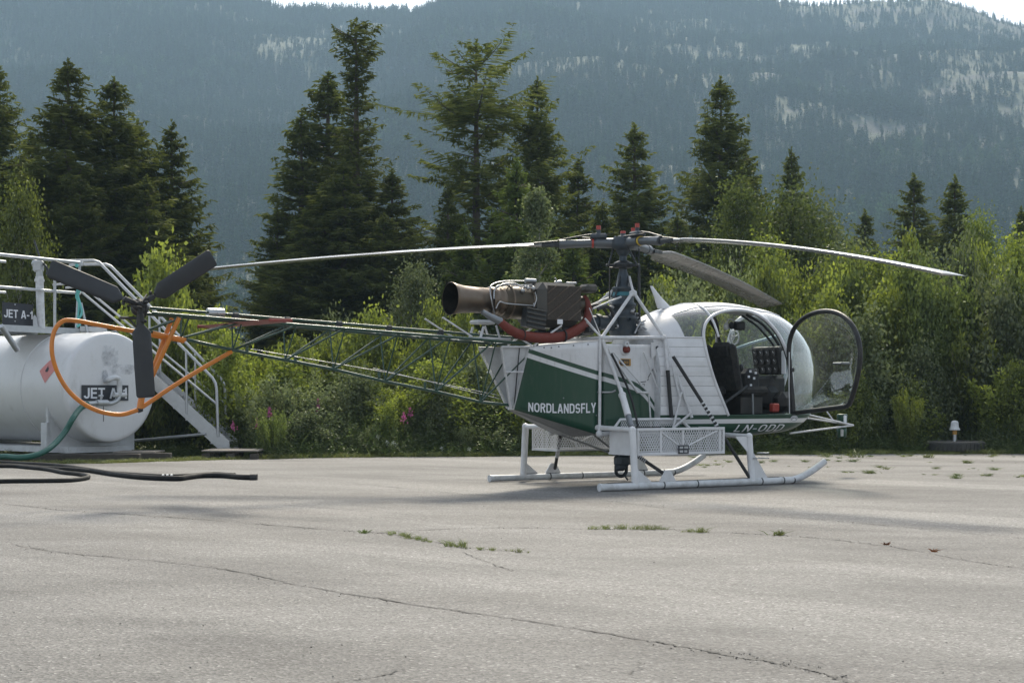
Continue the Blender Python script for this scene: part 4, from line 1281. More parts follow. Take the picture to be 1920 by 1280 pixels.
ld, pl2 = make_door(hl, math.radians(6), math.radians(-84), .12, M['white'], M['tint_glass'], .12, -1, .03)
ld['label'] = 'far open door with white frame folded forward'
b = MB(); b.tube([P(1366, 657, -.85), P(1410, 643, -.85), P(1456, 630, -.85)], .020, 6); b.build('window_rail', M['white'], ld)
# emblem sticker and small fittings on the far side window
ec = P(1377, 632, -.55)
b = MB(); b.tube([ec + A(.085 * math.cos(q) * .9, 0, .095 * math.sin(q)) for q in np.linspace(0, 2 * math.pi, 20, endpoint=False)], .011, 5, closed=True)
for q in (.5, 1.6, 2.9, 4.1): b.tube([ec, ec + A(.07 * math.cos(q), 0, .07 * math.sin(q))], .009, 4)
b.build('door_sticker', M['sign_white'], heli)
# grab tubes and wiring along the windscreen bow inside
b = MB(); b.tube(bez([P(1392, 592, 0), P(1420, 612, 0), P(1445, 640, 0), P(1452, 652, 0)]), .016, 6); b.tube(bez([P(1400, 590, .05), P(1432, 610, .05), P(1462, 650, .05), P(1470, 690, .05)]), .02, 6); b.build('windscreen_bow', M['dark_metal'], heli)
b = MB(); b.tube(bez([P(1330, 600, -.5), P(1343, 622, -.5), P(1352, 650, -.5), P(1351, 680, -.5)]), .02, 6); b.build('cable_loom', M['black'], heli)
# hanging headset and roof speaker box
b = MB(); b.tube(bez([P(1360, 608, 0), P(1368, 598, 0), P(1379, 604, 0)]), .012, 6); b.ball(P(1362, 612, 0), .05, 10, sc=(1, .6, 1)); b.build('headset', M['white_worn'], heli)
b = MB(); b.ball(P(1372, 610, .05), .05, 10, sc=(.8, .7, 1)); b.build('headset_cup', M['black'], heli)
b = MB(); b.box(P(1386, 611, .1), (.13, .12, .11), bevel=.02); b.build('mirror_box', M['black'], heli)
# seats
def seat(x, y):
    s_ = empty('seat', (0, 0, 0)); s_.parent = heli
    s_['label'] = 'black cloth seat'
    b = MB(); b.box((x + .26, y, SILL + .30), (.48, .44, .12), bevel=.04); b.build('cushion', M['seat'], s_)
    b = MB()
    Rm = Matrix.Rotation(math.radians(-12), 3, 'Y')
    b.box((x - .02, y, SILL + .58), (.11, .44, .62), R=Rm, bevel=.045); b.box((x - .09, y, SILL + .80), (.10, .34, .22), R=Rm, bevel=.045)
    b.build('backrest', M['seat'], s_)
    b = MB(); b.box((x + .24, y, SILL + .12), (.36, .36, .24), bevel=.02); b.build('seat_base', M['panel'], s_)
    b = MB(); b.tube(bez([A(x - .12, y - .1, SILL + .86), A(x + .02, y - .12, SILL + .7), A(x + .06, y - .15, SILL + .45)]), .016, 4, flat=.3); b.build('belt', M['grey_metal'], s_)
for y in (-.38, .08, .5): seat(1.36, y)
seat(.80, -.22); seat(.80, .3)
# instrument panel, pedestal, controls
pc = P(1441, 676, .05)
ip = MB(); Rm = Matrix.Rotation(math.radians(-10), 3, 'Y')
ip.box(pc, (.10, .52, .36), R=Rm, bevel=.02); ipo = ip.build('instrument_panel', M['panel'], heli)
R3 = np.array(Rm)
for gy_ in range(4):
    for gz_ in range(3):
        c = pc + R3 @ A(-.053, .18 - gy_ * .12, .11 - gz_ * .11)
        b = MB(); b.lathe(c, R3 @ A(-1, 0, 0), [(0, .046), (.008, .046), (.010, .038), (.006, .036)], 14)
        b.add([c + R3 @ A(-.007, .036 * math.cos(q), .036 * math.sin(q)) for q in np.linspace(0, 2 * math.pi, 14, endpoint=False)], [list(range(14))], 1)
        c2 = c + R3 @ A(-.009, 0, 0); b.tube([c2, c2 + R3 @ A(0, .02, .022)], .003, 4, mi=2)
        b.build('gauge', [M['black_frame'], M['gauge'], M['sign_white']], ipo)
b = MB(); b.box(pc + A(-.02, -.31, -.03), (.03, .07, .30), bevel=.008); b.build('check_list', M['sign_white'], heli)
b = MB(); b.box(pc + A(.05, .02, -.47), (.26, .34, .55), bevel=.04); b.build('pedestal', M['panel'], heli)
b = MB(); b.box((2.35, 0, SILL + .16), (.30, .9, .26), bevel=.08); b.build('pedal_box', M['panel'], heli)
b = MB(); b.tube(bez([A(1.50, -.36, SILL), A(1.62, -.36, SILL + .2), A(1.55, -.36, SILL + .45), A(1.58, -.36, SILL + .56)]), .016, 6); b.ball((1.585, -.36, SILL + .59), .035, 8, sc=(1, 1, 1.5)); b.build('cyclic_stick', M['dark_metal'], heli)
b = MB(); b.tube([A(1.05, -.60, SILL + .12), A(1.48, -.60, SILL + .36)], .02, 6); b.build('collective_lever', M['dark_metal'], heli)
# bag with white straps between the seats and the panel
b = MB(); b.box(P(1405, 715, .25), (.24, .24, .34), bevel=.07); b.box(P(1440, 745, .15), (.30, .26, .30), bevel=.08); b.build('kit_bag', M['black'], heli)
for px, py in ((1407, 696), (1417, 699), (1404, 706), (1414, 709), (1408, 722)):
    b = MB(); b.box(P(px, py, .40), (.036, .012, .030), bevel=.004); b.build('buckle', M['sign_white'], heli)
b = MB(); b.tube(bez([P(1398, 740, .45), P(1408, 733, .45), P(1420, 742, .45)]), .012, 6); b.build('grip', M['steel'], heli)
b = MB(); b.box(P(1452, 764, .5), (.11, .09, .11), bevel=.015); b.build('first_aid_box', M['red_bright'], heli)
b = MB(); b.tube([P(1411, 738, .6), P(1412, 777, .6)], .014, 6); b.build('seat_post', M['grey_metal'], heli)

# --- centre section ------------------------------------------------------------
S_ = .50
nA, nB, nC = P(1128, 633, S_), P(1245, 633, S_), P(1187, 547, .24)
nL = P(1124, 813, S_)                                # lower rear node
nLF = A(1.02, -S_, nL[2] + .0)
white = M['white_frame']
for sgn in (1, -1):
    m_ = lambda p: p * A(1, sgn, 1)
    for a_, b_, r_ in [(nA, nB, .024), (nA, nC, .020), (nB, nC, .020), (nA + A(-.02, 0, 0), nL, .018), (nB, A(nB[0], -S_, nL[2]), .014),
                       (nA, P(1100, 603, .35), .012), (nB, P(1297, 783, .70), .020), (nB, P(1275, 745, .66), .014), (nB, P(1262, 800, S_), .016),
                       (P(1278, 735, .66), P(1262, 802, .66), .014), (P(1296, 774, .70), P(1262, 802, .66), .016),
                       (P(1226, 690, .48), P(1262, 790, .48), .014), (nL, nLF, .028), (P(1207, 660, .5), P(1245, 760, .5), .010)]:
        tubes('frame_tube', [([m_(a_), m_(b_)], r_)], white, heli)
    for c, r_ in ((nA, .034), (nB, .034), (nC, .03), (nL, .045)):
        b = MB(); b.ball(m_(c), r_, 10); b.build('frame_node', white, heli)
for x in (nA[0], nB[0]): tubes('cross_tube', [([A(x, -S_, nA[2]), A(x, S_, nA[2])], .02)], white, heli)
# apex bracket
for sgn in (1, -1):
    b = MB(); b.box(nC * A(1, sgn, 1) + A(0, 0, -.02), (.10, .05, .07), bevel=.015); b.build('mount_bracket', white, heli)

# painted shell of the tank section: stripes follow a sloping line
def mat_stripes(name, x0, z0, x1, z1, x2=None, z2=None):
    m, nt, nd, ln, b = _new(name)
    tc = nd.new('ShaderNodeTexCoord'); sx = nd.new('ShaderNodeSeparateXYZ'); ln.new(tc.outputs['Object'], sx.inputs[0])
    k = (z1 - z0) / (x1 - x0)
    def mth(op, *a):
        n = nd.new('ShaderNodeMath'); n.operation = op
        for i, q in enumerate(a):
            if isinstance(q, (int, float)): n.inputs[i].default_value = q
            else: ln.new(q, n.inputs[i])
        return n.outputs[0]
    d = mth('SUBTRACT', sx.outputs['Z'], mth('MULTIPLY_ADD', sx.outputs['X'], k, z0 - k * x0))
    if x2 is not None:   # the stripe bends down towards the front
        dx = mth('MAXIMUM', mth('SUBTRACT', sx.outputs['X'], x2), 0.0)
        d = mth('ADD', d, mth('MULTIPLY', mth('MULTIPLY', dx, dx), z2))
    up = mth('MULTIPLY_ADD', d, 1.0, .5)
    f = ramp(nt, up, [(0.0, 1.0), (.397, 1.0), (.3985, 0.0), (.452, 0.0), (.4535, 1.0), (.5, 1.0), (.5015, 0.0)])
    n = noise(nt, 4, 6, .65)
    w = mixc(nt, ramp(nt, n, [(.45, 0.0), (.8, .3)]), (.66, .67, .69), (.3, .29, .27))
    gcol = mixc(nt, ramp(nt, n, [(.45, 0.0), (.8, .5)]), (.009, .055, .030), (.02, .06, .04))
    strk = ramp(nt, noise(nt, 5, 6, .7, stretch=(5, 5, .5)), [(.52, 0.0), (.75, .28)])
    ln.new(mixc(nt, strk, mixc(nt, f, w, gcol), (.10, .095, .085)), b.inputs['Base Color'])
    b.inputs['Roughness'].default_value = .36; b.inputs['Coat Weight'].default_value = .2
    return m
pTF, pTR, pBR, pBF = P(1130, 638, .50), P(993, 650, .30), P(964, 768, .07), P(1121, 815, .47)
q0, q1 = P(993, 653, .32), P(1130, 698, .5)
M['livery'] = mat_stripes('livery_stripes', q0[0], q0[2], q1[0], q1[2])
def bil(u, v, sgn=1, off=0.0):      # u 0 rear..1 front, v 0 bottom..1 top
    p = (pBR * (1 - u) + pBF * u) * (1 - v) + (pTR * (1 - u) + pTF * u) * v
    return (p + A(0, -off, 0)) * A(1, sgn, 1)
for sgn in (1, -1):
    b = MB(); n = 12
    vs = [bil(i / n, j / n, sgn) for i in range(n + 1) for j in range(n + 1)]
    fs = [(i * (n + 1) + j, (i + 1) * (n + 1) + j, (i + 1) * (n + 1) + j + 1, i * (n + 1) + j + 1) for i in range(n) for j in range(n)]
    b.add(vs, fs, 0, True); o = b.build('rear_side_panel', M['livery'], heli)
    sm = o.modifiers.new('thick', 'SOLIDIFY'); sm.thickness = .012
    if sgn == 1:
        o['label'] = 'green panel with white company lettering'; rsp = o
        for u_, v_ in ((.03, .95), (.2, .97), (.4, .97), (.6, .97), (.8, .97), (.97, .95), (.97, .7), (.97, .45), (.97, .2), (.55, .32), (.3, .96)):
            c = bil(u_, v_, 1, .004); b = MB(); b.lathe(c + A(0, .004, 0), (0, -1, 0), [(0, .010), (.005, .009), (.006, 0.0)], 8); b.build('screw', M['grey_metal'], rsp)
# lettering NORDLANDSFLY follows the panel
def inv(px, py):
    best = None
    u = v = .5
    for _ in range(30):
        c = bil(u, v); s_ = -c[1]; p = P(px, py, s_)
        e = 1e-3; Ju = (bil(u + e, v) - c)[[0, 2]] / e; Jv = (bil(u, v + e) - c)[[0, 2]] / e
        du = np.linalg.solve(np.stack([Ju, Jv], 1), (p - c)[[0, 2]]); u += du[0] * .7; v += du[1] * .7
    return u, v
u0, v0 = inv(990, 771); u1, v1 = inv(1117, 773); u2, v2 = inv(990, 754); u3, v3 = inv(1117, 754.5)
def nord(a, b_): 
    u = (u0 * (1 - a) + u1 * a) * (1 - b_) + (u2 * (1 - a) + u3 * a) * b_
    v = (v0 * (1 - a) + v1 * a) * (1 - b_) + (v2 * (1 - a) + v3 * a) * b_
    return bil(u, v, 1, .006)
lettering('NORDLANDSFLY', None, None, None, 1, 1, M['sign_white'], rsp, bold=.042, fn=nord)
# underside and rear closing panels
b = MB()
kz = A(-.75, 0, .585); kr = A(-1.45, 0, .86)
for sgn in (1, -1):
    b.add([bil(0, 0, sgn), bil(1, 0, sgn), kz, kr], [(0, 1, 2, 3)])
b.add([bil(0, 0), bil(0, 0, -1), kr], [(0, 1, 2)])
b.build('belly_fairing', M['grey_metal'], heli)
b = MB(); b.slab([bil(0, 0), bil(0, 1), bil(0, 1, -1), bil(0, 0, -1)], A(.004, 0, 0)); b.build('rear_closing_panel', M['white_worn'], heli)
b = MB(); b.slab([bil(0, 1), bil(1, 1), bil(1, 1, -1), bil(0, 1, -1)], A(0, 0, -.01)); b.build('engine_deck', M['white_worn'], heli)
# rear bay with grey upright panels behind the boom joint
rb = [P(941, 650, .25), P(993, 650, .28), P(968, 765, .06), P(958, 765, .04)]
for sgn in (1, -1):
    b = MB(); b.slab([p * A(1, sgn, 1) + A(0, .03 * sgn, 0) for p in rb], A(0, .01 * sgn, 0)); b.build('rear_bay_panel', M['galv_paint'], heli)
    for a_, c_ in ((0, 3), (0, 1), (1, 2)):
        tubes('frame_tube', [([rb[a_] * A(1, sgn, 1), rb[c_] * A(1, sgn, 1)], .012)], white, heli)
    tubes('frame_tube', [([P(948, 697, .2) * A(1, sgn, 1), P(981, 697, .22) * A(1, sgn, 1)], .01)], white, heli)
tubes('frame_tube', [([P(974, 652, .26), P(964, 762, .05)], .007)], M['dark_metal'], heli)

# fuel tank drum between the frames
M['tank_livery'] = mat_stripes('tank_stripes', P(1132, 698, .44)[0], P(1132, 698, .44)[2], P(1185, 714, .44)[0], P(1185, 714, .44)[2], P(1185, 714, .44)[0], 1.6)
b = MB()
x0, x1 = P(1131, 700, .44)[0], P(1237, 700, .44)[0]
zt, zb_ = P(1180, 645, .44)[2], P(1180, 810, .44)[2]
hw, cr_ = .44, .10
prof = []
for (cx_, cz_, a_) in ((x1 - cr_, zt - cr_, 0), (x0 + .02, zt - .02, 90), (x0 + .02, zb_ + .02, 180), (x1 - cr_, zb_ + cr_, 270)):
    rr_ = cr_ if a_ in (0, 270) else .02
    for q in np.linspace(0, 90, 7): prof.append((cx_ + rr_ * math.cos(math.radians(a_ + q)), cz_ + rr_ * math.sin(math.radians(a_ + q))))
n = len(prof); vs = []
cxm, czm = (x0 + x1) / 2, (zt + zb_) / 2
for y, k in ((-hw, .93), (-hw + .008, .97), (-hw + .035, 1.0), (hw - .035, 1.0), (hw - .008, .97), (hw, .93)):
    vs += [A(cxm + (x - cxm) * k, y, czm + (z - czm) * k) for x, z in prof]
fs = [(r_ * n + i, r_ * n + (i + 1) % n, (r_ + 1) * n + (i + 1) % n, (r_ + 1) * n + i) for r_ in range(5) for i in range(n)]
b.add(vs, fs, 0, True); b.add(vs[:n], [list(range(n))]); b.add(vs[5 * n:], [list(range(n))[::-1]]); ft = b.build('fuel_tank', M['tank_livery'], heli)
c = P(1172, 655, .45)
b = MB(); b.lathe(c, (0, -1, 0), [(-.03, .075), (.012, .07), (.016, .05)], 20); b.build('filler_neck', M['white'], ft)
b = MB(); b.lathe(c, (0, -1, 0), [(.01, .042), (.05, .042), (.055, .0)], 16); b.build('filler_cap', M['red'], ft)
b = MB(); b.lathe(P(1173, 645, .48), (0, -1, 0), [(-.02, .034), (.03, .034), (.032, .012), (.01, .012)], 14); b.build('vent_cap', M['white_worn'], ft)
c = P(1172, 679, .447)
b = MB(); b.box(c, (.17, .004, .085)); pt = b.build('plate', M['strap_gold'], ft)
b = MB(); b.box(c + A(-.008, -.003, 0), (.135, .004, .066)); b.build('plate_field', M['panel'], pt)
lettering('144', c + A(-.025, -.007, -.018), (1, 0, 0), (0, 0, 1), .07, .036, M['strap_gold'], pt, bold=.01)
for pts in ([(1197, 717), (1211, 715)], [(1199, 720), (1209, 720), (1205, 729)], [(1214, 713), (1216, 710)], [(1221, 655), (1221, 670)], [(1224, 692), (1215, 708)]):
    b = MB(); b.tube([P(*q, .443) for q in pts], .0045, 4); b.build('tank_marking', M['sign_black'], ft)
# bracket plate with a hole at the upper right of the tank
c = P(1232, 652, .475)
b = MB(); b.slab([P(1221, 642, .47), P(1243, 640, .47), P(1238, 660, .47), P(1222, 672, .47)], A(0, .012, 0)); bo = b.build('tank_bracket', M['white'], heli)
b = MB(); b.lathe(c, (0, -1, 0), [(0.004, .024), (.007, .024), (.007, 0)], 14); b.build('bracket_hole', M['sign_black'], bo)
# hoses, shock struts and black bracing between tank and cabin
tubes('red_strut', [([P(1234, 662, .2), P(1249, 760, .2)], .022)], M['red'], heli)
tubes('black_strut', [([P(1252, 694, .62), P(1259, 782, .62)], .024)], M['black'], heli)
tubes('frame_tube', [([P(1247, 640, .54), P(1252, 694, .62)], .02)], white, heli)
for y in (.3, .1, -.1):
    b = MB(); b.tube(bez([P(1238, 740, y), P(1248, 770, y), P(1262, 790, y), P(1300, 796, y)]), .035, 8); b.build('control_hose', M['black'], heli)
b = MB(); b.box(((nB[0] + x1) / 2 + .02, 0, 1.2), (.05, .7, .95)); b.build('firewall', M['galv_paint'], heli)
b = MB(); b.tube(bez([P(1146, 662, .53), P(1160, 690, .53), P(1178, 730, .53), P(1190, 770, .6), P(1198, 812, .7)]), .015, 6); b.build('black_strut', M['black'], heli)
tubes('frame_tube', [([P(1140, 655, .52), P(1195, 735, .55), P(1215, 712 + 24, .55)], .016), ([P(1150, 660, .53), P(1216, 736, .53), P(1221, 802, .53)], .011)], white, heli)
tubes('frame_tube', [([nA, P(1163, 730, .62)], .022)], white, heli)
b = MB(); d0, d1 = P(1163, 728, .62), P(1184, 800, 1.02)
b.tube([d0, d0 + (d1 - d0) * .18], .026, 12); b.tube([d0 + (d1 - d0) * .16, d0 + (d1 - d0) * .2], .046, 12); b.tube([d0 + (d1 - d0) * .2, d0 + (d1 - d0) * .72], .040, 12)
b.tube([d0 + (d1 - d0) * .7, d1], .034, 12, mi=1); b.build('oleo_strut', [M['white'], M['grey_metal']], heli)
b = MB(); q = P(1129, 735, .5); b.tube(bez([q, q + A(.10, -.04, .0), q + A(.16, -.05, .02)]), .012, 6); b.build('footstep', M['steel'], heli)

# --- skids -------------------------------------------------------------------
SK, SKZ = 1.16, .048
zt_ = P(1187, 806, SK)[2]
for sgn in (-1, 1):
    y = sgn * SK
    b = MB(); pts = [A(-1.19, y, SKZ), A(-.5, y, SKZ), A(.6, y, SKZ), A(1.55, y, SKZ), A(1.76, y, SKZ + .012), A(1.93, y, SKZ + .06), A(2.10, y, SKZ + .135), A(2.25, y, SKZ + .215)]
    b.tube(bez(pts, 5), .042, 14); b.tube([A(-1.205, y, SKZ), A(-1.185, y, SKZ)], .046, 14, mi=0); sk = b.build('skid', M['white_worn'], heli)
    b = MB()
    for x in (1.72, 1.55, 1.2, .2, -.3): b.tube([A(x - .008, y, SKZ), A(x + .008, y, SKZ)], .0445, 14)
    b.build('skid_band', M['dark_metal'], sk)
    b = MB(); b.tube([A(-1.1, y, SKZ + .041), A(1.5, y, SKZ + .041)], .006, 5); b.build('wear_line', M['dark_metal'], sk)
    for x in (-.70, 1.06):
        zl = zt_ if x < 0 else zt_ - .100
        top = A(x, sgn * (SK - .055), zl); bot = A(x, y, SKZ)
        b = MB(); b.tube([bot, top], [.040, .042], 12); lg = b.build('leg', M['white'], heli)
        b = MB(); b.ball(top, .046, 12); b.build('leg_joint', M['white'], lg)
        b = MB(); b.slab([A(x - .03, y, SKZ + .03), A(x + .24, y, SKZ + .035), A(x + .02, y * .999, SKZ + (.34 if x > 0 else .20))], A(0, .012 * sgn, 0)); b.build('gusset', M['white'], lg)
        b = MB(); b.tube([A(x, sgn * .42, zl + .015), top], .030, 12); b.build('cross_beam', M['white'], heli)
        if x > 0:
            b = MB(); b.slab([A(x - .03, sgn * (SK - .06), zl), A(x - .20, sgn * (SK - .08), zl), A(x - .03, sgn * (SK - .04), zl - .2)], A(0, .012 * sgn, 0)); b.build('gusset', M['white'], lg)
    # brace lug half way
    b = MB(); b.slab([A(-.36, y, SKZ + .04), A(-.12, y, SKZ + .04), A(-.2, y, SKZ + .17), A(-.27, y, SKZ + .17)], A(0, .02 * sgn, 0)); b.build('brace_lug', M['white'], sk)
    # long black braces
    def wrap(a_, b_, k0, k1, parent):
        w2 = MB(); d_ = b_ - a_
        for q in np.arange(k0, k1, .03):
            w2.tube([a_ + d_ * q, a_ + d_ * (q + .012)], .0265, 8)
        w2.build('spiral_wrap', M['white_worn'], parent)
    a_, b_ = P(1262, 668, .67) * A(1, -sgn, 1) , A(1.03, y * .99, SKZ + .05)
    b = MB(); b.tube([a_, b_], .021, 8); o = b.build('brace', M['black'], heli); wrap(a_, b_, .38, .60, o)
    a_, b_ = A(nL[0] + .15, sgn * .52, nL[2] - .05), A(-.22, y * .99, SKZ + .1)
    b = MB(); b.tube([a_, b_], .021, 8); o = b.build('brace', M['black'], heli); wrap(a_, b_, .40, .62, o)
    for dx in (0, .06):
        b = MB(); b.tube([A(1.06 + dx, sgn * (SK + .02), .33 + dx), A(1.24, sgn * (SK + .10), .33 + dx)], .009, 5); b.build('step_peg', M['steel'], heli)
b = MB(); b.tube([A(nL[0], -S_, zt_ + .015), A(nL[0], S_, zt_ + .015)], .036, 12); b.build('cross_beam', M['white'], heli)
b = MB(); b.tube([A(1.06, -.5, zt_ - .085), A(1.06, .5, zt_ - .085)], .036, 12); b.build('cross_beam', M['white'], heli)

# --- cargo baskets of expanded metal ---------------------------------------------
def net(o, u, v, Wd, Hh, cw, ch, bar=.006, th=.003):
    """expanded metal: two families of slanted strands clipped to the rectangle"""
    o = A(*o); u = unit(A(*u)); v = unit(A(*v)); nn = np.cross(u, v); b = MB()
    for s_ in (1, -1):
        m = ch / cw * s_; span = Wd * abs(m)
        for c in np.arange(-span, Hh + span, ch):
            c2 = c + (0 if s_ == 1 else .0)
            xs_ = [0, Wd]; 
            if abs(m) > 1e-6:
                xa, xb = (0 - c2) / m, (Hh - c2) / m; lo, hi = min(xa, xb), max(xa, xb)
                xs_ = [max(0, lo), min(Wd, hi)]
            if xs_[1] - xs_[0] < .004: continue
            p0 = o + u * xs_[0] + v * (c2 + m * xs_[0]); p1 = o + u * xs_[1] + v * (c2 + m * xs_[1])
            d_ = unit(p1 - p0); w_ = np.cross(d_, nn) * bar / 2; t_ = nn * th * s_ * .5
            b.add([p0 - w_ + t_, p1 - w_ + t_, p1 + w_ + t_, p0 + w_ + t_, p0 - w_ - t_, p1 - w_ - t_, p1 + w_ - t_, p0 + w_ - t_], [(0, 1, 2, 3), (7, 6, 5, 4), (0, 4, 5, 1), (3, 2, 6, 7)])
    return b
bx0, bx1 = -.60, .68
bz0, bz1 = P(1270, 850, 1.08)[2], P(1270, 804, 1.08)[2]
for sgn in (-1, 1):
    yo, yi = sgn * 1.08, sgn * .54
    bk = empty('cargo_basket'); bk.parent = heli
    bk['label'] = 'white wire basket on the near side' if sgn < 0 else 'white wire basket on the far side'
    o = net((bx0, yo, bz0), (1, 0, 0), (0, 0, 1), bx1 - bx0, bz1 - bz0, .036, .058, .0085).build('mesh_panel', M['white'], bk); tag(o, kind='stuff')
    o = net((bx0, yi, bz0), (1, 0, 0), (0, 0, 1), bx1 - bx0, bz1 - bz0, .036, .058, .0085).build('mesh_panel', M['white'], bk); tag(o, kind='stuff')
    o = net((bx0, min(yo, yi), bz0), (0, 1, 0), (1, 0, 0), .54, bx1 - bx0, .035, .06).build('mesh_floor', M['white'], bk); tag(o, kind='stuff')
    o = net((bx1, min(yo, yi), bz0), (0, 1, 0), (0, 0, 1), .54, bz1 - bz0, .035, .06).build('mesh_panel', M['white'], bk); tag(o, kind='stuff')
    if sgn < 0:
        b = MB(); b.box((bx0, (yo + yi) / 2, (bz0 + bz1) / 2 - .015), (.012, .54, bz1 - bz0 - .03)); b.build('end_plate', M['white'], bk)
    else:
        o = net((bx0, min(yo, yi), bz0), (0, 1, 0), (0, 0, 1), .54, bz1 - bz0, .035, .06).build('mesh_panel', M['white'], bk); tag(o, kind='stuff')
    for z in (bz0, bz1):
        for y in (yo, yi): 
            b = MB(); b.box(((bx0 + bx1) / 2, y, z), (bx1 - bx0 + .03, .028, .032 if y == yo else .024), bevel=.004); b.build('rim', M['white'], bk)
        for x in (bx0, bx1):
            b = MB(); b.box((x, (yo + yi) / 2, z), (.026, .516, .026)); b.build('rim', M['white'], bk)
    for x in (bx0, bx1, (bx0 + bx1) / 2 + .02, bx0 + .33, bx1 - .06):
        b = MB(); b.box((x, yo, (bz0 + bz1) / 2), (.028, .020, bz1 - bz0 - .034)); b.build('upright', M['white'], bk)
    for xa, xb in ((bx0 + .33, (bx0 + bx1) / 2), (bx1 - .1, (bx0 + bx1) / 2 + .05)):
        b = MB(); b.tube([A(xa, yo, bz1 - .03), A(xb, yo, bz0 + .07)], .012, 6); b.build('diagonal', M['white'], bk)
    # raised back rest of the basket
    z2 = P(1200, 786, .62)[2]; h_ = z2 - bz1
    o = net((bx0 + .10, sgn * .62, bz1 + .02), (1, 0, 0), (0, 0, 1), .88, h_ - .02, .028, .045).build('mesh_panel', M['white'], bk); tag(o, kind='stuff')
    for pts in ([A(bx0 - .02, sgn * .64, bz1), A(bx0 + .09, sgn * .62, z2), A(bx0 + .98, sgn * .62, z2), A(bx0 + 1.12, sgn * .64, bz1), ], ):
        b = MB(); b.tube(pts, .018, 6); b.build('rim', M['white'], bk)
    b = MB(); b.box((bx0 + .3, sgn * .8, bz1 + .012), (.5, .02, .02)); b.build('strap', M['black'], bk)
    if sgn < 0:
        c = P(1281, 842, 1.10)
        b = MB(); b.box(c + A(0, -.006, 0), (.155, .006, .10)); pl_ = b.build('plate', M['sign_black'], bk)
        for r_, (wa, wb) in enumerate(((.055, .055), (.055, .045))):
            for q, (x_, w_) in enumerate(((-.062, wa), (.008, wb))):
                b = MB()
                for k_ in range(3): b.box(c + A(x_ + w_ * (.17 + .33 * k_), -.0105, .022 - .045 * r_), (w_ * .24, .002, .026))
                b.build('plate_lettering', M['white_worn'], pl_)

# --- cargo hook --------------------------------------------------------------------
hk = P(1166, 866, 0)
b = MB(); b.box(hk + A(0, 0, .02), (.20, .14, .16), bevel=.04); b.box(hk + A(-.03, 0, -.06), (.14, .10, .10), bevel=.03); b.box(hk + A(.07, 0, .0), (.14, .05, .07), bevel=.02); ho = b.build('cargo_hook', M['gearbox'], heli)
b = MB(); b.tube(bez([hk + A(-.09, 0, -.05), hk + A(-.08, 0, -.14), hk + A(0, 0, -.17), hk + A(.06, 0, -.13), hk + A(.07, 0, -.05)]), .022, 8); b.tube([hk + A(.03, 0, -.15), hk + A(.09, 0, -.22)], .012, 6); b.build('hook_jaw', M['dark_metal'], ho)
tubes('hook_suspension', [([hk + A(0, 0, .06), A(.35, .4, nL[2])], .012), ([hk + A(0, 0, .06), A(.35, -.4, nL[2])], .012), ([hk + A(0, 0, .06), A(-.75, .4, nL[2])], .012), ([hk + A(0, 0, .06), A(-.75, -.4, nL[2])], .012)], M['steel'], heli)

# --- tail boom -----------------------------------------------------------------------
gt = M['green_tube']
def boom_w(x): return np.interp(x, [-6.15, -1.55], [.10, .27])
up0, up1 = P(275, 587, 0), P(1000, 650, .0)
def top_z(x):                                       # upper longerons
    a_, b_ = P(285, 588, .0), P(990, 647, .0); return a_[2] + (b_[2] - a_[2]) * (x - a_[0]) / (b_[0] - a_[0])
lowpx = [(272, 619), (339, 634), (436.5, 656), (535, 674.6), (625, 692), (722, 715), (817.5, 734), (901.5, 753.7), (962, 760)]
low = [P(x, y, 0) for x, y in lowpx]
for sgn in (1, -1):
    pts = [A(x, -sgn * boom_w(x), top_z(x)) for x in np.linspace(P(278, 588)[0], -1.52, 10)]
    b = MB(); b.tube(pts, .0165, 8); b.build('upper_longeron', gt, heli)
b = MB(); b.tube(low, .017, 8); b.build('lower_longeron', gt, heli)
st = [p[0] for p in low]
nodes_u = [st[i] + .13 for i in range(1, 8)] 
ub = [P(x, 600, 0)[0] for x in (350, 455, 547, 632, 735, 822, 905, 985)]
for i in range(1, 8):
    for sgn in (1, -1):
        L0 = low[i]
        for k_, x in ((0, ub[i - 1] + .04), (1, ub[i] + .0)):
            if k_ == 0: x = L0[0] + .05
            b = MB(); b.tube([L0, A(x, -sgn * boom_w(x), top_z(x))], .0105 if k_ else .009, 6); b.build('boom_diagonal' if k_ else 'boom_upright', gt, heli)
for x in np.linspace(-5.9, -1.7, 9):
    b = MB(); b.tube([A(x, -boom_w(x), top_z(x)), A(x, boom_w(x), top_z(x))], .010, 6); b.build('boom_cross_tube', gt, heli)
    x2 = x + .5
    if x2 < -1.5:
        b = MB(); b.tube([A(x, -boom_w(x), top_z(x)), A(x2, boom_w(x2), top_z(x2))], .008, 6); b.build('boom_cross_tube', gt, heli)
for sgn in (1, -1):
    b = MB(); b.tube([P(268, 622, 0), A(P(345, 590)[0], -sgn * .11, top_z(P(345, 590)[0]))], .011, 6); b.build('boom_diagonal', gt, heli)
# little fins under the lower longeron
for px, py in ((329, 641 - 3), (463, 655), (554, 672), (711, 703), (797, 722)):
    c = P(px, py + 2, 0); b = MB(); b.box(c + A(0, 0, .015), (.035, .012, .075), bevel=.004); b.build('cable_guide', gt, heli)
b = MB(); b.tube([P(470, 654, .02), P(720, 697, .02), P(940, 742, .02)], .004, 5); b.tube([P(700, 690, -.03), P(940, 748, -.03)], .004, 5); b.build('control_cable', M['steel'], heli)
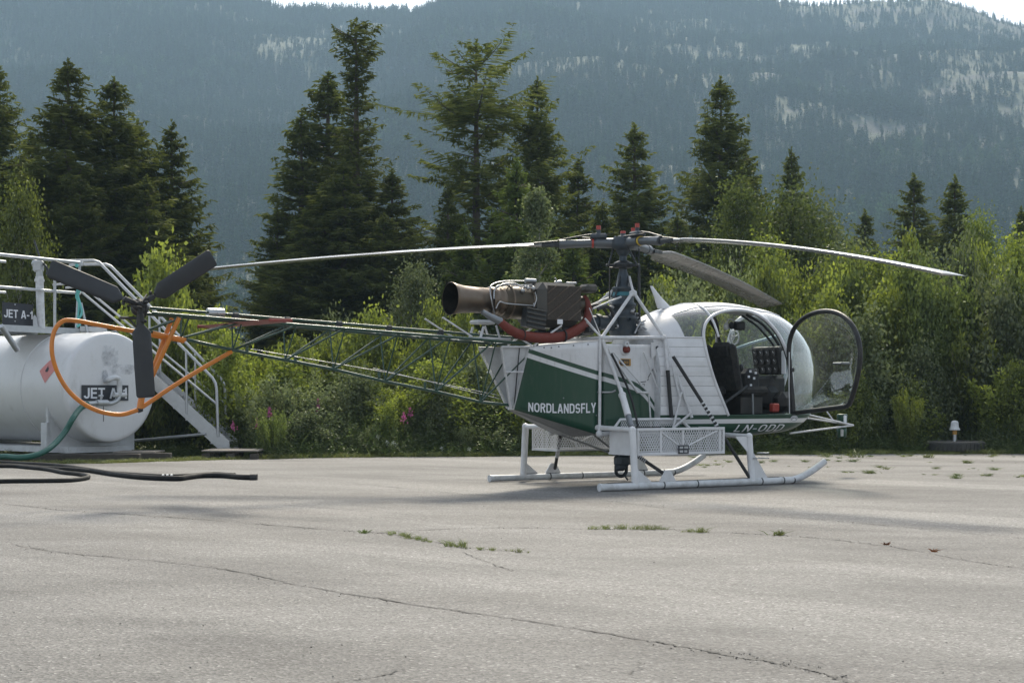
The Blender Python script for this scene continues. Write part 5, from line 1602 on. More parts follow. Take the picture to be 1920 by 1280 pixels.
# drive shaft on top with bearings
sa, sb = P(280, 577, 0), P(1000, 636, 0)
b = MB(); b.tube([sa, sb], .0155, 10); ds = b.build('tail_drive_shaft', gt, heli)
for px in (441, 538, 635, 729, 825.6):
    k_ = (P(px, 600)[0] - sa[0]) / (sb[0] - sa[0]); c = sa + (sb - sa) * k_
    b = MB(); b.box(c + A(0, 0, -.008), (.07, .07, .066), bevel=.014); b.box(c + A(0, 0, -.05), (.045, .035, .05)); b.build('shaft_bearing', M['dark_metal'], ds)
k_ = (P(404, 590)[0] - sa[0]) / (sb[0] - sa[0]); c = sa + (sb - sa) * k_
b = MB(); b.tube([c + A(-.09, 0, .0), c + A(.09, 0, 0)], .052, 14); b.build('beacon_cover', M['steel'], ds)
tubes('shaft_front', [([sb, P(1110, 625, 0)], .02)], M['dark_metal'], heli)
# stabiliser
stc = P(450, 607, 0)
def airfoil_loft(secs, name, mat, parent, mi=None):
    """secs: (centre, chord vector, thickness vector)"""
    b = MB(); K = 14; vs = []
    for c, ch, th in secs:
        for k2 in range(K):
            q = 2 * math.pi * k2 / K; x_ = .5 * math.cos(q); y_ = .5 * math.sin(q) * (1 + .55 * math.cos(q)) 
            vs.append(A(*c) + A(*ch) * x_ + A(*th) * y_)
    n_ = len(secs)
    b.add(vs, [(i * K + k2, i * K + (k2 + 1) % K, (i + 1) * K + (k2 + 1) % K, (i + 1) * K + k2) for i in range(n_ - 1) for k2 in range(K)], 0, True)
    b.add(vs[:K], [list(range(K))[::-1]]); b.add(vs[-K:], [list(range(K))])
    return b.build(name, mat, parent)
stab = airfoil_loft([(stc + A(0, y, -.002 + .0 * y), A(.28, 0, -.012), A(0, 0, .026)) for y in np.linspace(-1.0, .85, 9)], 'stabiliser', M['red_stab'], heli)
stab['label'] = 'red horizontal stabiliser'
for y in (-1.01, .86):
    b = MB(); b.box(stc + A(0, y, 0), (.26, .012, .035), bevel=.005); b.build('stabiliser_tip', M['red_stab'], stab)
# orange tail guard
og = M['orange']
gpx = [(348, 636), (300, 631), (250, 621), (180, 608), (140, 601), (118, 602), (103, 618), (97, 645), (100, 675), (112, 707), (131, 735), (157, 757), (190, 772), (225, 777), (250, 771), (268, 762), (320, 727), (380, 690), (434, 659)]
b = MB(); b.tube(bez([P(x, y, 0) for x, y in gpx], 5), .023, 10); b.build('tail_guard', og, heli)
for sgn in (1, -1):
    b = MB(); tp = P(329, 600, 0); b.tube([A(tp[0], -sgn * .10, tp[2] + .02), P(263, 755, 0)], .025, 8); b.build('guard_strut', og, heli)
b = MB(); b.tube([P(266, 742, 0), P(262, 766, 0)], .035, 8); b.build('guard_clamp', og, heli)
b = MB(); b.tube([P(258, 769, 0), P(266, 766, 0)], .03, 8); b.build('guard_clamp', M['dark_metal'], heli)
b = MB(); b.tube([P(285, 625, 0), P(345, 638, 0)], .032, 8); b.build('guard_sleeve', og, heli)

# tail rotor
TR = P(262, 572, .36)
b = MB()
gb = P(262, 578, 0)
b.ball(gb, .085, 14, sc=(1.1, 1.0, 1.0)); b.tube([gb, TR + A(0, .05, 0)], .040, 12); b.tube([gb + A(0, 0, -.02), gb + A(0, 0, -.20)], .035, 10); b.box(gb + A(-.10, 0, -.10), (.22, .05, .03), bevel=.01)
b.build('tail_gearbox', M['dark_metal'], heli)
tubes('gearbox_stay', [([gb + A(.02, s_ * .06, -.03), P(268, 622, 0)], .010) for s_ in (1, -1)] + [([gb + A(-.12, 0, -.1), P(262, 620, 0)], .010)], M['dark_metal'], heli)
tr = empty('tail_rotor', (0, 0, 0)); tr.parent = heli
b = MB(); b.lathe(TR + A(0, .05, 0), (0, -1, 0), [(-.02, .03), (0, .065), (.05, .065), (.06, .04), (.10, .03), (.105, 0)], 16)
for a_ in (-86, 33.5, 160):
    q = math.radians(a_); d_ = A(math.cos(q), 0, math.sin(q)); w_ = A(-d_[2], 0, d_[0])
    b.tube([TR, TR + d_ * .17], .030, 10); b.box(TR + d_ * .13, (.09, .09, .05), R=Matrix.Rotation(-q, 3, 'Y'), bevel=.012)
    b.tube([TR + d_ * .12 + w_ * .05, TR + w_ * .03 + A(0, -.10, 0)], .009, 6); b.ball(TR + d_ * .16 + w_ * .045, .02, 8); b.tube([TR + d_ * .05, TR + d_ * .05 + A(0, -.12, 0)], .012, 6)
b.build('hub', M['black'], tr)
for a_, R_ in ((-86, .92), (33.5, .93), (160, .96)):
    q = math.radians(a_); d_ = A(math.cos(q), 0, math.sin(q)); w_ = A(-d_[2], 0, d_[0])
    secs = []
    for r_, c_, th_ in ((.19, .05, .03), (.235, .13, .03), (.27, .185, .03), (.6, .19, .024), (R_ - .03, .19, .018), (R_ - .008, .175, .014), (R_, .14, .006)):
        tw = math.radians(-14 + 10 * r_); chd = w_ * math.cos(tw) + A(0, 1, 0) * math.sin(tw)
        secs.append((TR + d_ * r_ , chd * c_, np.cross(d_, chd) * th_ * 1.1))
    airfoil_loft(secs, 'tail_rotor_blade', M['tail_blade'], tr)

# --- engine --------------------------------------------------------------------------
def PE(px, py): return P(px, py, 0)
ea, eb = P(844, 559.5, 0), P(1030, 571, 0); eax = unit(eb - ea)
def er(px): return (P(px, 565, 0) - P(844, 565, 0))[0]
eng = empty('engine', (0, 0, 0)); eng.parent = heli
b = MB(); b.lathe(ea, eax, [(0, .186), (.004, .190), (.05, .178), (.16, .158), (.3, .150), (er(915), .148), (er(915), .144), (.3, .146), (.16, .152), (.05, .172), (.004, .184)], 36)
b.build('exhaust_pipe', M['bronze'], eng)
b = MB(); b.lathe(ea + eax * .02, eax, [(-.014, .183), (.03, .171), (.14, .149), (.28, .1425), (.40, .140), (.40, 0)], 30); b.build('exhaust_inside', M['soot'], eng)
b = MB(); b.lathe(ea, eax, [(er(915), .155), (er(917), .165), (er(924), .165), (er(926), .155), (er(930), .155), (er(932), .17), (er(938), .17), (er(940), .158)], 30); b.build('clamp_ring', M['bronze'], eng)
b = MB(); b.lathe(ea, eax, [(er(936), .158), (er(945), .185), (er(965), .196), (er(990), .192), (er(1000), .17), (er(1012), .15), (er(1040), .15), (er(1095), .12)], 36); b.build('combustion_casing', M['bronze_dark'], eng)
for px in (948, 985):
    b = MB(); b.lathe(ea, eax, [(er(px), .19), (er(px) + .006, .205), (er(px) + .016, .205), (er(px) + .022, .19)], 30); b.build('casing_flange', M['bronze'], eng)
r_ = np.random.default_rng(4)
for i in range(26):     # accessories clustered on the casing
    px = r_.uniform(990, 1012); a_ = r_.uniform(-2.6, 1.2)
    c = ea + eax * er(px) + A(0, -math.cos(a_), math.sin(a_)) * r_.uniform(.14, .2)
    b = MB(); (b.box(c, tuple(r_.uniform(.025, .06, 3)), bevel=.008) if i % 2 else b.lathe(c, (r_.normal(), r_.normal(), r_.normal()), [(0, .016), (.05, .016), (.055, .010), (.07, .010)], 10))
    b.build('engine_fitting', [M['steel'], M['dark_metal'], M['bronze']][i % 3], eng)
for pts in ([(928, 590, .12), (922, 565, .19), (919, 540, .14), (928, 531, .05), (950, 527, 0), (985, 527, 0), (1003, 527, 0)],
            [(930, 578, .19), (937, 566, .2), (950, 569, .2), (985, 572, .2), (1004, 573, .19)],
            [(932, 540, .14), (945, 532, .1), (965, 531, .08), (975, 537, .12), (985, 540, .14)],
            [(926, 560, .19), (927, 545, .17), (935, 535, .12), (960, 534, .05), (1000, 536, .05)],
            [(1003, 548, .19), (1006, 560, .2), (1001, 575, .2)]):
    b = MB(); b.tube(bez([P(*q) for q in pts], 6), .0085, 6); b.build('engine_pipe', M['steel'], eng)
b = MB(); b.tube([P(985, 526, 0), P(1004, 527, 0)], .028, 12); b.build('igniter_unit', M['steel'], eng)
for px, py, sz in ((980, 545, .03), (990, 540, .025), (1000, 541, .03), (1006, 548, .025), (1000, 570, .03), (1010, 560, .03), (985, 538, .02)):
    b = MB(); b.ball(P(px, py, .17), sz, 8); b.build('engine_fitting', M['steel'], eng)
# intake filter box
f0, f1 = P(1017, 570, .32), P(1096, 570, .32); zt1, zb1 = P(1055, 529, .32)[2], P(1055, 613, .32)[2]
b = MB(); b.box(((f0[0] + f1[0]) / 2, 0, (zt1 + zb1) / 2), (f1[0] - f0[0], .58, zt1 - zb1), bevel=.085); fb = b.build('intake_filter_box', M['filter'], heli)
for sgn in (1, -1):
    yy = -sgn * .291
    gx0, gx1, gz0, gz1 = f0[0] + .09, f1[0] - .03, zb1 + .08, zt1 - .04
    b = MB(); b.box(((gx0 + gx1) / 2, yy, (gz0 + gz1) / 2), (gx1 - gx0, .008, gz1 - gz0), bevel=.003); b.build('filter_mesh', M['grill'], fb)
    for k_ in range(7):      # diagonal bars
        c_ = -.34 + k_ * .13
        x_a, z_a, x_b, z_b = gx0, gz0 + c_, gx1, gz0 + c_ + (gx1 - gx0) * .72
        if z_a < gz0: x_a += (gz0 - z_a) / .72; z_a = gz0
        if z_b > gz1: x_b -= (z_b - gz1) / .72; z_b = gz1
        if x_b - x_a > .03:
            b = MB(); b.tube([A(x_a, yy - sgn * .006, z_a), A(x_b, yy - sgn * .006, z_b)], .007, 5); b.build('filter_bar', M['bronze'], fb)
b = MB(); b.box(P(1050, 603, .34), (.075, .006, .055)); b.build('label_plate', M['sign_white'], fb)
b = MB(); b.tube([P(1040, 530, .1), P(1052, 528, .1)], .02, 8); b.tube([P(1045, 529, .1), P(1041, 521, .1)], .010, 6); b.tube([P(1062, 531, .15), P(1080, 531, .15)], .016, 8); b.build('lifting_eye', M['steel'], fb)
b = MB(); b.box(P(1103, 541, .1), (.17, .20, .10), bevel=.03); b.build('air_duct', M['filter'], heli)
# ribbed oil cooler
oc0, oc1 = P(985, 597, .28), P(1018, 597, .28)
b = MB(); b.box(((oc0[0] + oc1[0]) / 2 + .02, -.24, P(1000, 597, .28)[2]), (oc1[0] - oc0[0] + .03, .10, .22), R=Matrix.Rotation(math.radians(8), 3, 'Y')); oco = b.build('oil_cooler', M['dark_metal'], heli)
for k_ in range(5):
    z_ = P(1000, 580 + k_ * 8.5, .33)[2]
    b = MB(); b.box(((oc0[0] + oc1[0]) / 2 + .02 + .0, -.30, z_), (oc1[0] - oc0[0] + .02, .03, .022), R=Matrix.Rotation(math.radians(8), 3, 'Y'), bevel=.006); b.build('cooler_fin', M['filter'], oco)
# red sleeve hose and its funnel
b = MB(); b.tube(bez([P(938, 603, .30), P(955, 617, .32), P(975, 627, .31), P(1005, 633, .30), (P(1040, 633, .29)), P(1062, 628, .28), P(1082, 618, .26), P(1097, 606, .2), P(1103, 588, .15), P(1101, 568, .1), P(1096, 555, .05)], 5), np.interp(np.arange(51), [0, 5, 20, 30, 38, 45, 50], [.045, .055, .064, .062, .052, .04, .025]), 12)
rh = b.build('red_sleeve', M['red'], heli)
for px, py in ((979, 627), (1057, 630)):
    b = MB(); c = P(px, py, .30); b.tube([c + A(-.006, 0, 0), c + A(.006, 0, 0)], .072, 14); b.build('sleeve_tie', M['black'], rh)
b = MB(); b.tube([P(904, 584, .26), P(920, 594, .28), P(939, 603, .3)], [.030, .040, .046], 12); b.build('drain_funnel', M['grey_metal'], heli)
b = MB(); b.box(P(905, 604, .0), (.26, .2, .05), bevel=.02); b.build('engine_cradle', M['galv_paint'], heli)
for a_, c_, y_, r_ in [((950, 618), (997, 648), .3, .012), ((1053, 610), (1000, 648), .3, .012), ((830, 595), (885, 631), .2, .011), ((907, 612), (900, 636), .12, .016), ((930, 610), (938, 637), .12, .013), ((1097, 597), (1128, 633), .42, .012), ((1105, 577), (1128, 633), .42, .006)]:
    for sgn in (1, -1):
        b = MB(); b.tube([P(*a_, y_) * A(1, sgn, 1), P(*c_, y_) * A(1, sgn, 1)], r_, 8); b.build('engine_strut', white, heli)
b = MB(); b.box(P(910, 634, 0) + A(0, 0, -.01), (.5, .36, .03), bevel=.01); b.build('engine_tray', M['galv_paint'], heli)
# machinery under the engine deck
for i in range(16):
    px = r_.uniform(1000, 1125) if False else np.random.default_rng(i + 60).uniform(1000, 1122); rr2 = np.random.default_rng(i + 90)
    b = MB(); b.box(P(px, 632 - (px - 1000) * .08, .25) + A(0, rr2.uniform(-.1, .25), .03), tuple(rr2.uniform(.05, .12, 3)), bevel=.012); b.build('deck_fitting', [M['dark_metal'], M['black'], M['gearbox']][i % 3], heli)
b = MB(); c0_, c1_ = P(1100, 604, 0), P(1155, 606, 0)
b.tube([c0_, c1_], .085, 20); b.tube([c0_ + (c1_ - c0_) * .3, c0_ + (c1_ - c0_) * .42], .105, 20); b.tube([c0_ + (c1_ - c0_) * .7, c0_ + (c1_ - c0_) * .82], .105, 20); b.build('clutch_housing', M['gearbox'], heli)
b = MB(); b.tube([P(1100, 576, .05), P(1150, 576, .05)], .020, 8); b.tube([P(1103, 576, .05), P(1110, 576, .05)], .03, 8); b.build('drive_link', M['steel'], heli)
for pts in ([(1105, 575, .1), (1125, 572, .1), (1140, 590, .1)], [(1120, 580, .15), (1140, 575, .15), (1155, 600, .15)]):
    b = MB(); b.tube(bez([P(*q) for q in pts], 5), .02, 8); b.build('oil_hose', M['black'], heli)

# --- gearbox, mast, hub -----------------------------------------------------------------
mz = lambda py: P(1168, py, 0)[2]
b = MB(); b.lathe((0, 0, 0), (0, 0, 1), [(mz(635), .15), (mz(625), .17), (mz(600), .165), (mz(598), .185), (mz(594), .185), (mz(592), .15), (mz(575), .145), (mz(573), .165), (mz(569), .165), (mz(567), .135), (mz(556), .13), (mz(545), .115), (mz(543), .135), (mz(539), .135), (mz(537), .085), (mz(515), .065), (mz(508), .05), (mz(470), .042)], 28)
gbx = b.build('main_gearbox', M['gearbox'], heli)
b = MB(); b.lathe((0, 0, 0), (0, 0, 1), [(mz(555), .134), (mz(548), .122)], 24); b.build('blue_band', M['teal'], gbx)
b = MB(); b.box((.10, -.14, mz(592)), (.05, .01, .07)); b.build('data_plate', M['white_worn'], gbx)
for i in range(14):
    rr2 = np.random.default_rng(200 + i); a_ = i * 2 * math.pi / 14; rad = .15
    b = MB(); b.lathe((rad * math.cos(a_), rad * math.sin(a_), mz(rr2.uniform(560, 615))), (math.cos(a_), math.sin(a_), 0), [(-.04, .03), (.03, .03), (.035, .018), (.05, .018)], 10); b.build('gearbox_fitting', [M['dark_metal'], M['gearbox'], M['steel']][i % 3], gbx)
for a_ in (20, 110, 200, 290):
    q = math.radians(a_); b = MB(); b.tube([A(.06 * math.cos(q), .06 * math.sin(q), mz(518)), A(.17 * math.cos(q), .17 * math.sin(q), mz(556))], .012, 8); b.build('gearbox_stay', M['dark_metal'], gbx)
for sgn in (1, -1):
    b = MB(); b.tube([nC * A(1, sgn, 1), A(.05, -.06 * sgn, mz(519))], .016, 8); b.build('mount_strut', white, heli)
    b = MB(); b.tube([A(-.55, -.14 * sgn, mz(582)), A(-.12, -.12 * sgn, mz(558))], .013, 8); b.build('mount_strut', M['galv_paint'], heli)
# swashplate
b = MB(); b.lathe((0, 0, 0), (0, 0, 1), [(mz(503), .06), (mz(502), .11), (mz(497), .12), (mz(494), .12), (mz(492), .10), (mz(489), .06)], 24)
for a_ in (50, 170, 290):
    q = math.radians(a_); b.box((.16 * math.cos(q), .16 * math.sin(q), mz(498)), (.14, .05, .035), R=Matrix.Rotation(q, 3, 'Z'), bevel=.01)
b.build('swashplate', M['dark_metal'], heli)
for a_ in (50, 170, 290):
    q = math.radians(a_); b = MB(); b.tube([A(.2 * math.cos(q), .2 * math.sin(q), mz(498)), A(.11 * math.cos(q - .5), .11 * math.sin(q - .5), mz(462))], .011, 6); b.ball((.2 * math.cos(q), .2 * math.sin(q), mz(498)), .02, 8); b.build('pitch_link', M['dark_metal'], heli)
rx = P(1198, 500, .1)
b = MB(); b.tube([P(1198, 496, .1), P(1199, 622, .1)], .017, 8); b.build('control_rod', M['dark_metal'], heli)
b = MB(); b.tube([P(1198, 466, .1), P(1198, 495, .1)], .009, 6); b.build('control_rod', M['dark_metal'], heli)
b = MB(); b.tube([P(1143, 502, -.1), P(1143, 560, -.1)], .010, 6); b.tube([P(1143, 502, -.1), P(1165, 500, -.05)], .010, 6); b.build('scissor_link', M['filter'], heli)
for pts in ([(1196, 620, .2), (1204, 612, .25), (1213, 618, .25), (1224, 613, .25)], [(1190, 625, .2), (1200, 605, .2), (1210, 600, .2)]):
    b = MB(); b.tube(bez([P(*q) for q in pts], 5), .014, 6); b.build('servo_pipe', M['steel'], heli)
for px, py, sx_ in ((1201, 604, .08), (1192, 616, .09), (1206, 622, .07), (1199, 612, .05)):
    b = MB(); b.box(P(px, py, .1), (sx_, sx_, sx_ * .8), bevel=.012); b.build('servo_unit', [M['dark_metal'], M['galv_paint']][px % 2], heli)

M['hub_grey'] = paint('hub_grey_paint', (.11, .125, .14), .38, .3, amt=.4, scale=10)
HZ = mz(456)
hub = empty('main_rotor', (0, 0, 0)); hub.parent = heli
b = MB(); b.lathe((0, 0, 0), (0, 0, 1), [(mz(480), .05), (mz(472), .085), (mz(468), .085), (mz(467), .13), (mz(462), .15), (mz(450), .15), (mz(447), .12), (mz(445), .12), (mz(443), .05), (mz(440), .035), (mz(437), .03)], 24); b.build('hub', M['gearbox'], hub)
b = MB(); b.lathe((0, 0, mz(438)), (0, 0, 1), [(0, .032), (.03, .032), (.034, 0)], 12); b.build('hub_cap', M['red_bright'], hub)
b = MB()
for q in np.linspace(0, 2 * math.pi, 10): b.tube([A(.10 * math.cos(q), .10 * math.sin(q), mz(446)), A(.10 * math.cos(q), .10 * math.sin(q), mz(443))], .010, 6)
b.build('hub_bolt', M['steel'], hub)
BL = [(180.6 - 33, 511, 5.47), (-59.3 - 33, 513, 5.36), (61 - 33, 572, 5.50)]
tipz = [2.575, 2.215, 2.44]
for (deg, _, R_), tz in zip(BL, tipz):
    q = math.radians(deg); d_ = A(math.cos(q), math.sin(q), 0); w_ = A(math.sin(q), -math.cos(q), 0)   # leading side for clockwise rotation
    drop = HZ - tz
    def zat(r): 
        u = max(0, (r - .3) / (R_ - .3)); return HZ - drop * (.42 * u + .58 * u * u)
    arm = empty('rotor_arm', (0, 0, 0)); arm.parent = hub
    b = MB(); b.tube([d_ * .12 + A(0, 0, HZ), d_ * .34 + A(0, 0, HZ)], .062, 14); b.tube([d_ * .34 + A(0, 0, HZ), d_ * .74 + A(0, 0, zat(.74))], .050, 14); b.tube([d_ * .70 + A(0, 0, zat(.7)), d_ * .78 + A(0, 0, zat(.78))], .058, 14)
    b.build('sleeve', M['hub_grey'], arm)
    b = MB(); b.tube([d_ * .36 + A(0, 0, HZ), d_ * .385 + A(0, 0, HZ)], .060, 14); b.build('colour_band', [M['red_bright'], M['yellow'], M['grey_metal']][tipz.index(tz)], arm)
    b = MB(); b.box(d_ * .30 + A(0, 0, HZ + .085), (.20, .13, .07), R=Matrix.Rotation(q, 3, 'Z'), bevel=.02); b.tube([d_ * .3 + A(0, 0, HZ + .1), d_ * .3 + A(0, 0, HZ + .17)], .026, 10); b.build('damper', M['gearbox'], arm)
    b = MB(); b.tube([d_ * .3 + A(0, 0, HZ + .165), d_ * .3 + A(0, 0, HZ + .215)], .028, 12); b.build('damper_cap', M['red_bright'], arm)
    b = MB(); b.tube([d_ * .3 + A(0, 0, HZ + .12), d_ * .55 + A(0, 0, HZ + .08), d_ * .80 + A(0, 0, zat(.8) + .05)], .011, 6); b.tube([d_ * .2 + w_ * .12 + A(0, 0, HZ + .06), d_ * .5 + w_ * .04 + A(0, 0, HZ + .07)], .012, 6)
    b.build('blade_link', M['dark_metal'], arm)
    b = MB(); b.box(d_ * .84 + A(0, 0, zat(.84)), (.16, .05, .06), R=Matrix.Rotation(q, 3, 'Z'), bevel=.01)
    for s_ in (1, -1): b.box(d_ * .96 + w_ * .045 * s_ + A(0, 0, zat(.96)), (.24, .022, .045), R=Matrix.Rotation(q, 3, 'Z'), bevel=.006)
    b.tube([d_ * .8 + w_ * .0 + A(0, 0, zat(.8) + .04), d_ * 1.1 + w_ * -.12 + A(0, 0, zat(1.1) + .015)], .012, 6)
    b.build('blade_fork', M['dark_metal'], arm)
    secs = []
    for r in np.concatenate([[1.0, 1.06, 1.16, 1.28], np.linspace(1.4, R_ - .06, 22), [R_ - .02, R_]]):
        ch = np.interp(r, [1.0, 1.16, 1.28, 1.4, 9], [.12, .16, .31, .355, .355]); th_ = np.interp(r, [1.0, 1.3, 1.4, R_ - .05, R_], [.05, .045, .042, .040, .010])
        pit = math.radians(np.interp(r, [1, R_], {2.575: [7, 3], 2.215: [6, 2], 2.44: [16, 9]}[tz]))
        if r > R_ - .03: ch *= .96
        cv = w_ * math.cos(pit) + A(0, 0, 1) * math.sin(pit); up = np.cross(d_, cv); up = up if up[2] > 0 else -up
        secs.append((d_ * r - w_ * .06 + A(0, 0, zat(r)), cv * ch, up * th_))
    airfoil_loft(secs, 'rotor_blade', M['blade'], hub)

# --- nose boom with mirror -----------------------------------------------------------------
tip = P(1600, 797, .15)
for a_ in (P(1502, 774, .35), P(1510, 783, -.25), P(1481, 812, .3)):
    tubes('mirror_boom', [([a_, tip], .012)], white, heli)
tubes('mirror_boom', [([P(1548, 768, -.1), P(1562, 787, .0)], .010)], white, heli)
mc = P(1582, 801, .1)
b = MB(); b.lathe(mc + A(-.03, 0, .06), (0, 0, 1), [(0, .055), (.0, .07), (.11, .072), (.12, .06), (.12, 0)], 18); mo = b.build('cargo_mirror', M['green'], heli)  # green body of the cargo mirror on the boom, not a lamp
b = MB(); b.box(mc + A(-.04, -.065, .115), (.05, .02, .10), bevel=.006); b.build('mirror_stripe', M['sign_white'], mo)
b = MB(); b.lathe(mc + A(-.04, 0, -.13), (0, 0, 1), [(0, .055), (.0, .065), (.14, .065), (.14, 0)], 18); b.build('mirror_bowl', M['green'], mo)
b = MB(); b.box(mc + A(-.075, -.045, -.07), (.04, .03, .10), bevel=.006); b.build('mirror_face', M['steel'], mo)  # steel face of the same mirror, no lens
# ------------------------------------------------------------------ fuel tank on saddles
cap_n = unit(A(.777, -.629, 0)); cap_u = A(.629, .777, 0)       # the round end faces this way; cap_u runs to the right across it
TC = W(209, 726, 27.0); TRd = .935
def on_cap(px, py, off=.0):
    d = W(px, py, 1.0) - A(0, 0, EYE); o = A(0, 0, EYE); c = TC + cap_n * off
    return o + d * ((c - o).dot(cap_n) / d.dot(cap_n))
TL_ = 5.5
tank = empty('fuel_tank', (TC[0], TC[1], 0), 0, 'white horizontal fuel tank on saddles with JET A-1 plate on its round end', 'tank')
def to(parent, o): o.parent = parent; o.matrix_parent_inverse = Matrix.Translation(-Vector(parent.location)); return o
def tb(b, name, mat, parent, top=tank):
    """build in world axes under a thing whose Empty stands at its own place"""
    o = b.build(name, mat)
    off = -Vector(top.location)
    o.data.transform(Matrix.Translation(off)); o.parent = parent; return o
def mat_tank():
    m, nt, nd, ln, b = _new('tank_paint')
    n = noise(nt, 1.6, 7, .7)
    c = mixc(nt, ramp(nt, n, [(.42, 0.0), (.75, .35)]), (.66, .67, .69), (.48, .48, .48))
    sx = nd.new('ShaderNodeSeparateXYZ'); tc = nd.new('ShaderNodeTexCoord'); ln.new(tc.outputs['Object'], sx.inputs[0])
    n2 = noise(nt, 3.2, 8, .75, stretch=(1, 1, .35))
    c = mixc(nt, ramp(nt, n2, [(.56, 0.0), (.72, .4)]), c, (.33, .32, .29))
    ln.new(c, b.inputs['Base Color']); b.inputs['Roughness'].default_value = .36; b.inputs['Coat Weight'].default_value = .15
    return m
M['tank'] = mat_tank()
prof = [(-TL_, 0), (-TL_, TRd)] + [(-q, TRd) for q in (4.4, 3.3, 2.2, 1.1, .12)] + [(-.07, TRd * .998), (-.03, TRd * .985), (-.008, TRd * .955), (0.0, TRd * .90), (.012, TRd * .6), (.016, 0)]
b = MB(); b.lathe(TC, cap_n, prof, 72); tb(b, 'tank_shell', M['tank'], tank)
for d_ in (1.25, 3.3):
    b = MB(); b.lathe(TC - cap_n * d_, cap_n, [(0, TRd), (0, TRd + .012), (.02, TRd + .012), (.02, TRd)], 60); tb(b, 'weld_seam', M['tank'], tank)
zg = 0.02
for d_ in (.55, 3.6):
    c = TC - cap_n * d_
    b = MB(); poly = [c - cap_u * .84 + A(0, 0, .12 - c[2])]
    for q in np.linspace(200, 340, 15):
        q = math.radians(q); poly.append(c + cap_u * TRd * 1.0 * math.cos(q) + A(0, 0, TRd * math.sin(q)))
    poly.append(c + cap_u * .84 + A(0, 0, .12 - c[2]))
    b.slab([poly[0]] + poly[1:-1] + [poly[-1]], -cap_n * .06); tb(b, 'saddle', M['galv_paint'], tank)
    for s_ in (-1, 1):
        b = MB(); b.slab([c + cap_u * s_ * .84 + A(0, 0, .12 - c[2]), c + cap_u * s_ * .84 + A(0, 0, .62 - c[2]), c + cap_u * s_ * .90 + A(0, 0, .62 - c[2]), c + cap_u * s_ * .90 + A(0, 0, .12 - c[2])], -cap_n * .16); tb(b, 'saddle_edge', M['galv_paint'], tank)
c = TC - cap_n * 2.1
b = MB(); R_ = np.stack([cap_n, cap_u, A(0, 0, 1)], 1); b.box(A(c[0], c[1], .16), (3.6, 1.3, .10), R=R_); tb(b, 'base_frame', M['galv_paint'], tank)
# JET A-1 plate, stain, pipework on the cap
def cap_quad(x0, y0, x1, y1, off):
    a_, c_ = on_cap(x0, y1, off), on_cap(x1, y0, off)
    w_ = (c_ - a_).dot(cap_u); return a_, w_, c_[2] - a_[2]
o_, w_, h_ = cap_quad(153, 722, 240, 751, .022)
b = MB(); b.slab([o_, o_ + cap_u * w_, o_ + cap_u * w_ + A(0, 0, h_), o_ + A(0, 0, h_)], cap_n * .012); pl_ = tb(b, 'fuel_plate', M['sign_black'], tank)
def letter(s, x0, y0, x1, y1, off, parent, top, bold=.03):
    a_, w_, h_ = cap_quad(x0, y0, x1, y1, off)
    o = lettering(s, a_, cap_u, (0, 0, 1), w_, h_, M['sign_white'], None, gap=.09)
    o.data.transform(Matrix.Translation(-Vector(top.location))); o.parent = parent
letter('JET A-1', 157, 727, 238, 747, .038, pl_, tank)
def mat_stain():
    m, nt, nd, ln, b = _new('worn_patch')
    n = noise(nt, 3.4, 8, .72)
    tg = nd.new('ShaderNodeTexCoord'); sg_ = nd.new('ShaderNodeSeparateXYZ'); ln.new(tg.outputs['Generated'], sg_.inputs[0])
    def mt(op, a_, b_):
        q = nd.new('ShaderNodeMath'); q.operation = op
        for i, v in enumerate((a_, b_)):
            if isinstance(v, (int, float)): q.inputs[i].default_value = v
            else: ln.new(v, q.inputs[i])
        return q.outputs[0]
    ex = mt('MULTIPLY', mt('MULTIPLY', sg_.outputs['X'], mt('SUBTRACT', 1.0, sg_.outputs['X'])), mt('MULTIPLY', sg_.outputs['Z'], mt('SUBTRACT', 1.0, sg_.outputs['Z'])))
    n = mt('SUBTRACT', mt('ADD', n, mt('MINIMUM', mt('MULTIPLY', ex, 9.0), .30)), .24)
    f = ramp(nt, n, [(.45, 0.0), (.66, .48)])
    ln.new(mixc(nt, f, (.58, .60, .64), (.13, .135, .14)), b.inputs['Base Color']); b.inputs['Roughness'].default_value = .6
    b2 = nd.new('ShaderNodeBsdfTransparent'); mx = nd.new('ShaderNodeMixShader')
    ln.new(f, mx.inputs[0]); ln.new(b2.outputs[0], mx.inputs[1]); ln.new(b.outputs[0], mx.inputs[2]); ln.new(mx.outputs[0], nd['Material Output'].inputs['Surface'])
    return m
M['stain'] = mat_stain()
for x0, y0, x1, y1 in ((187, 640, 226, 692), (200, 680, 262, 704), (190, 690, 204, 722)):
    o_, w_, h_ = cap_quad(x0, y0, x1, y1, .024 + .003 * (x0 - 186) / 10)
    b = MB(); b.quad(o_, o_ + cap_u * w_, o_ + cap_u * w_ + A(0, 0, h_), o_ + A(0, 0, h_)); tb(b, 'worn_patch', M['stain'], tank)
cp = lambda px, py, off: on_cap(px, py, off)
b = MB(); b.tube(bez([cp(203, 712, .02), cp(203, 712, .14), cp(212, 708, .17), cp(222, 710, .17), cp(224, 720, .17), cp(224, 738, .17)], 6), .045, 12); b.tube([cp(213, 740, .17), cp(236, 740, .17)], .04, 10); tb(b, 'outlet_pipe', M['white_worn'], tank)
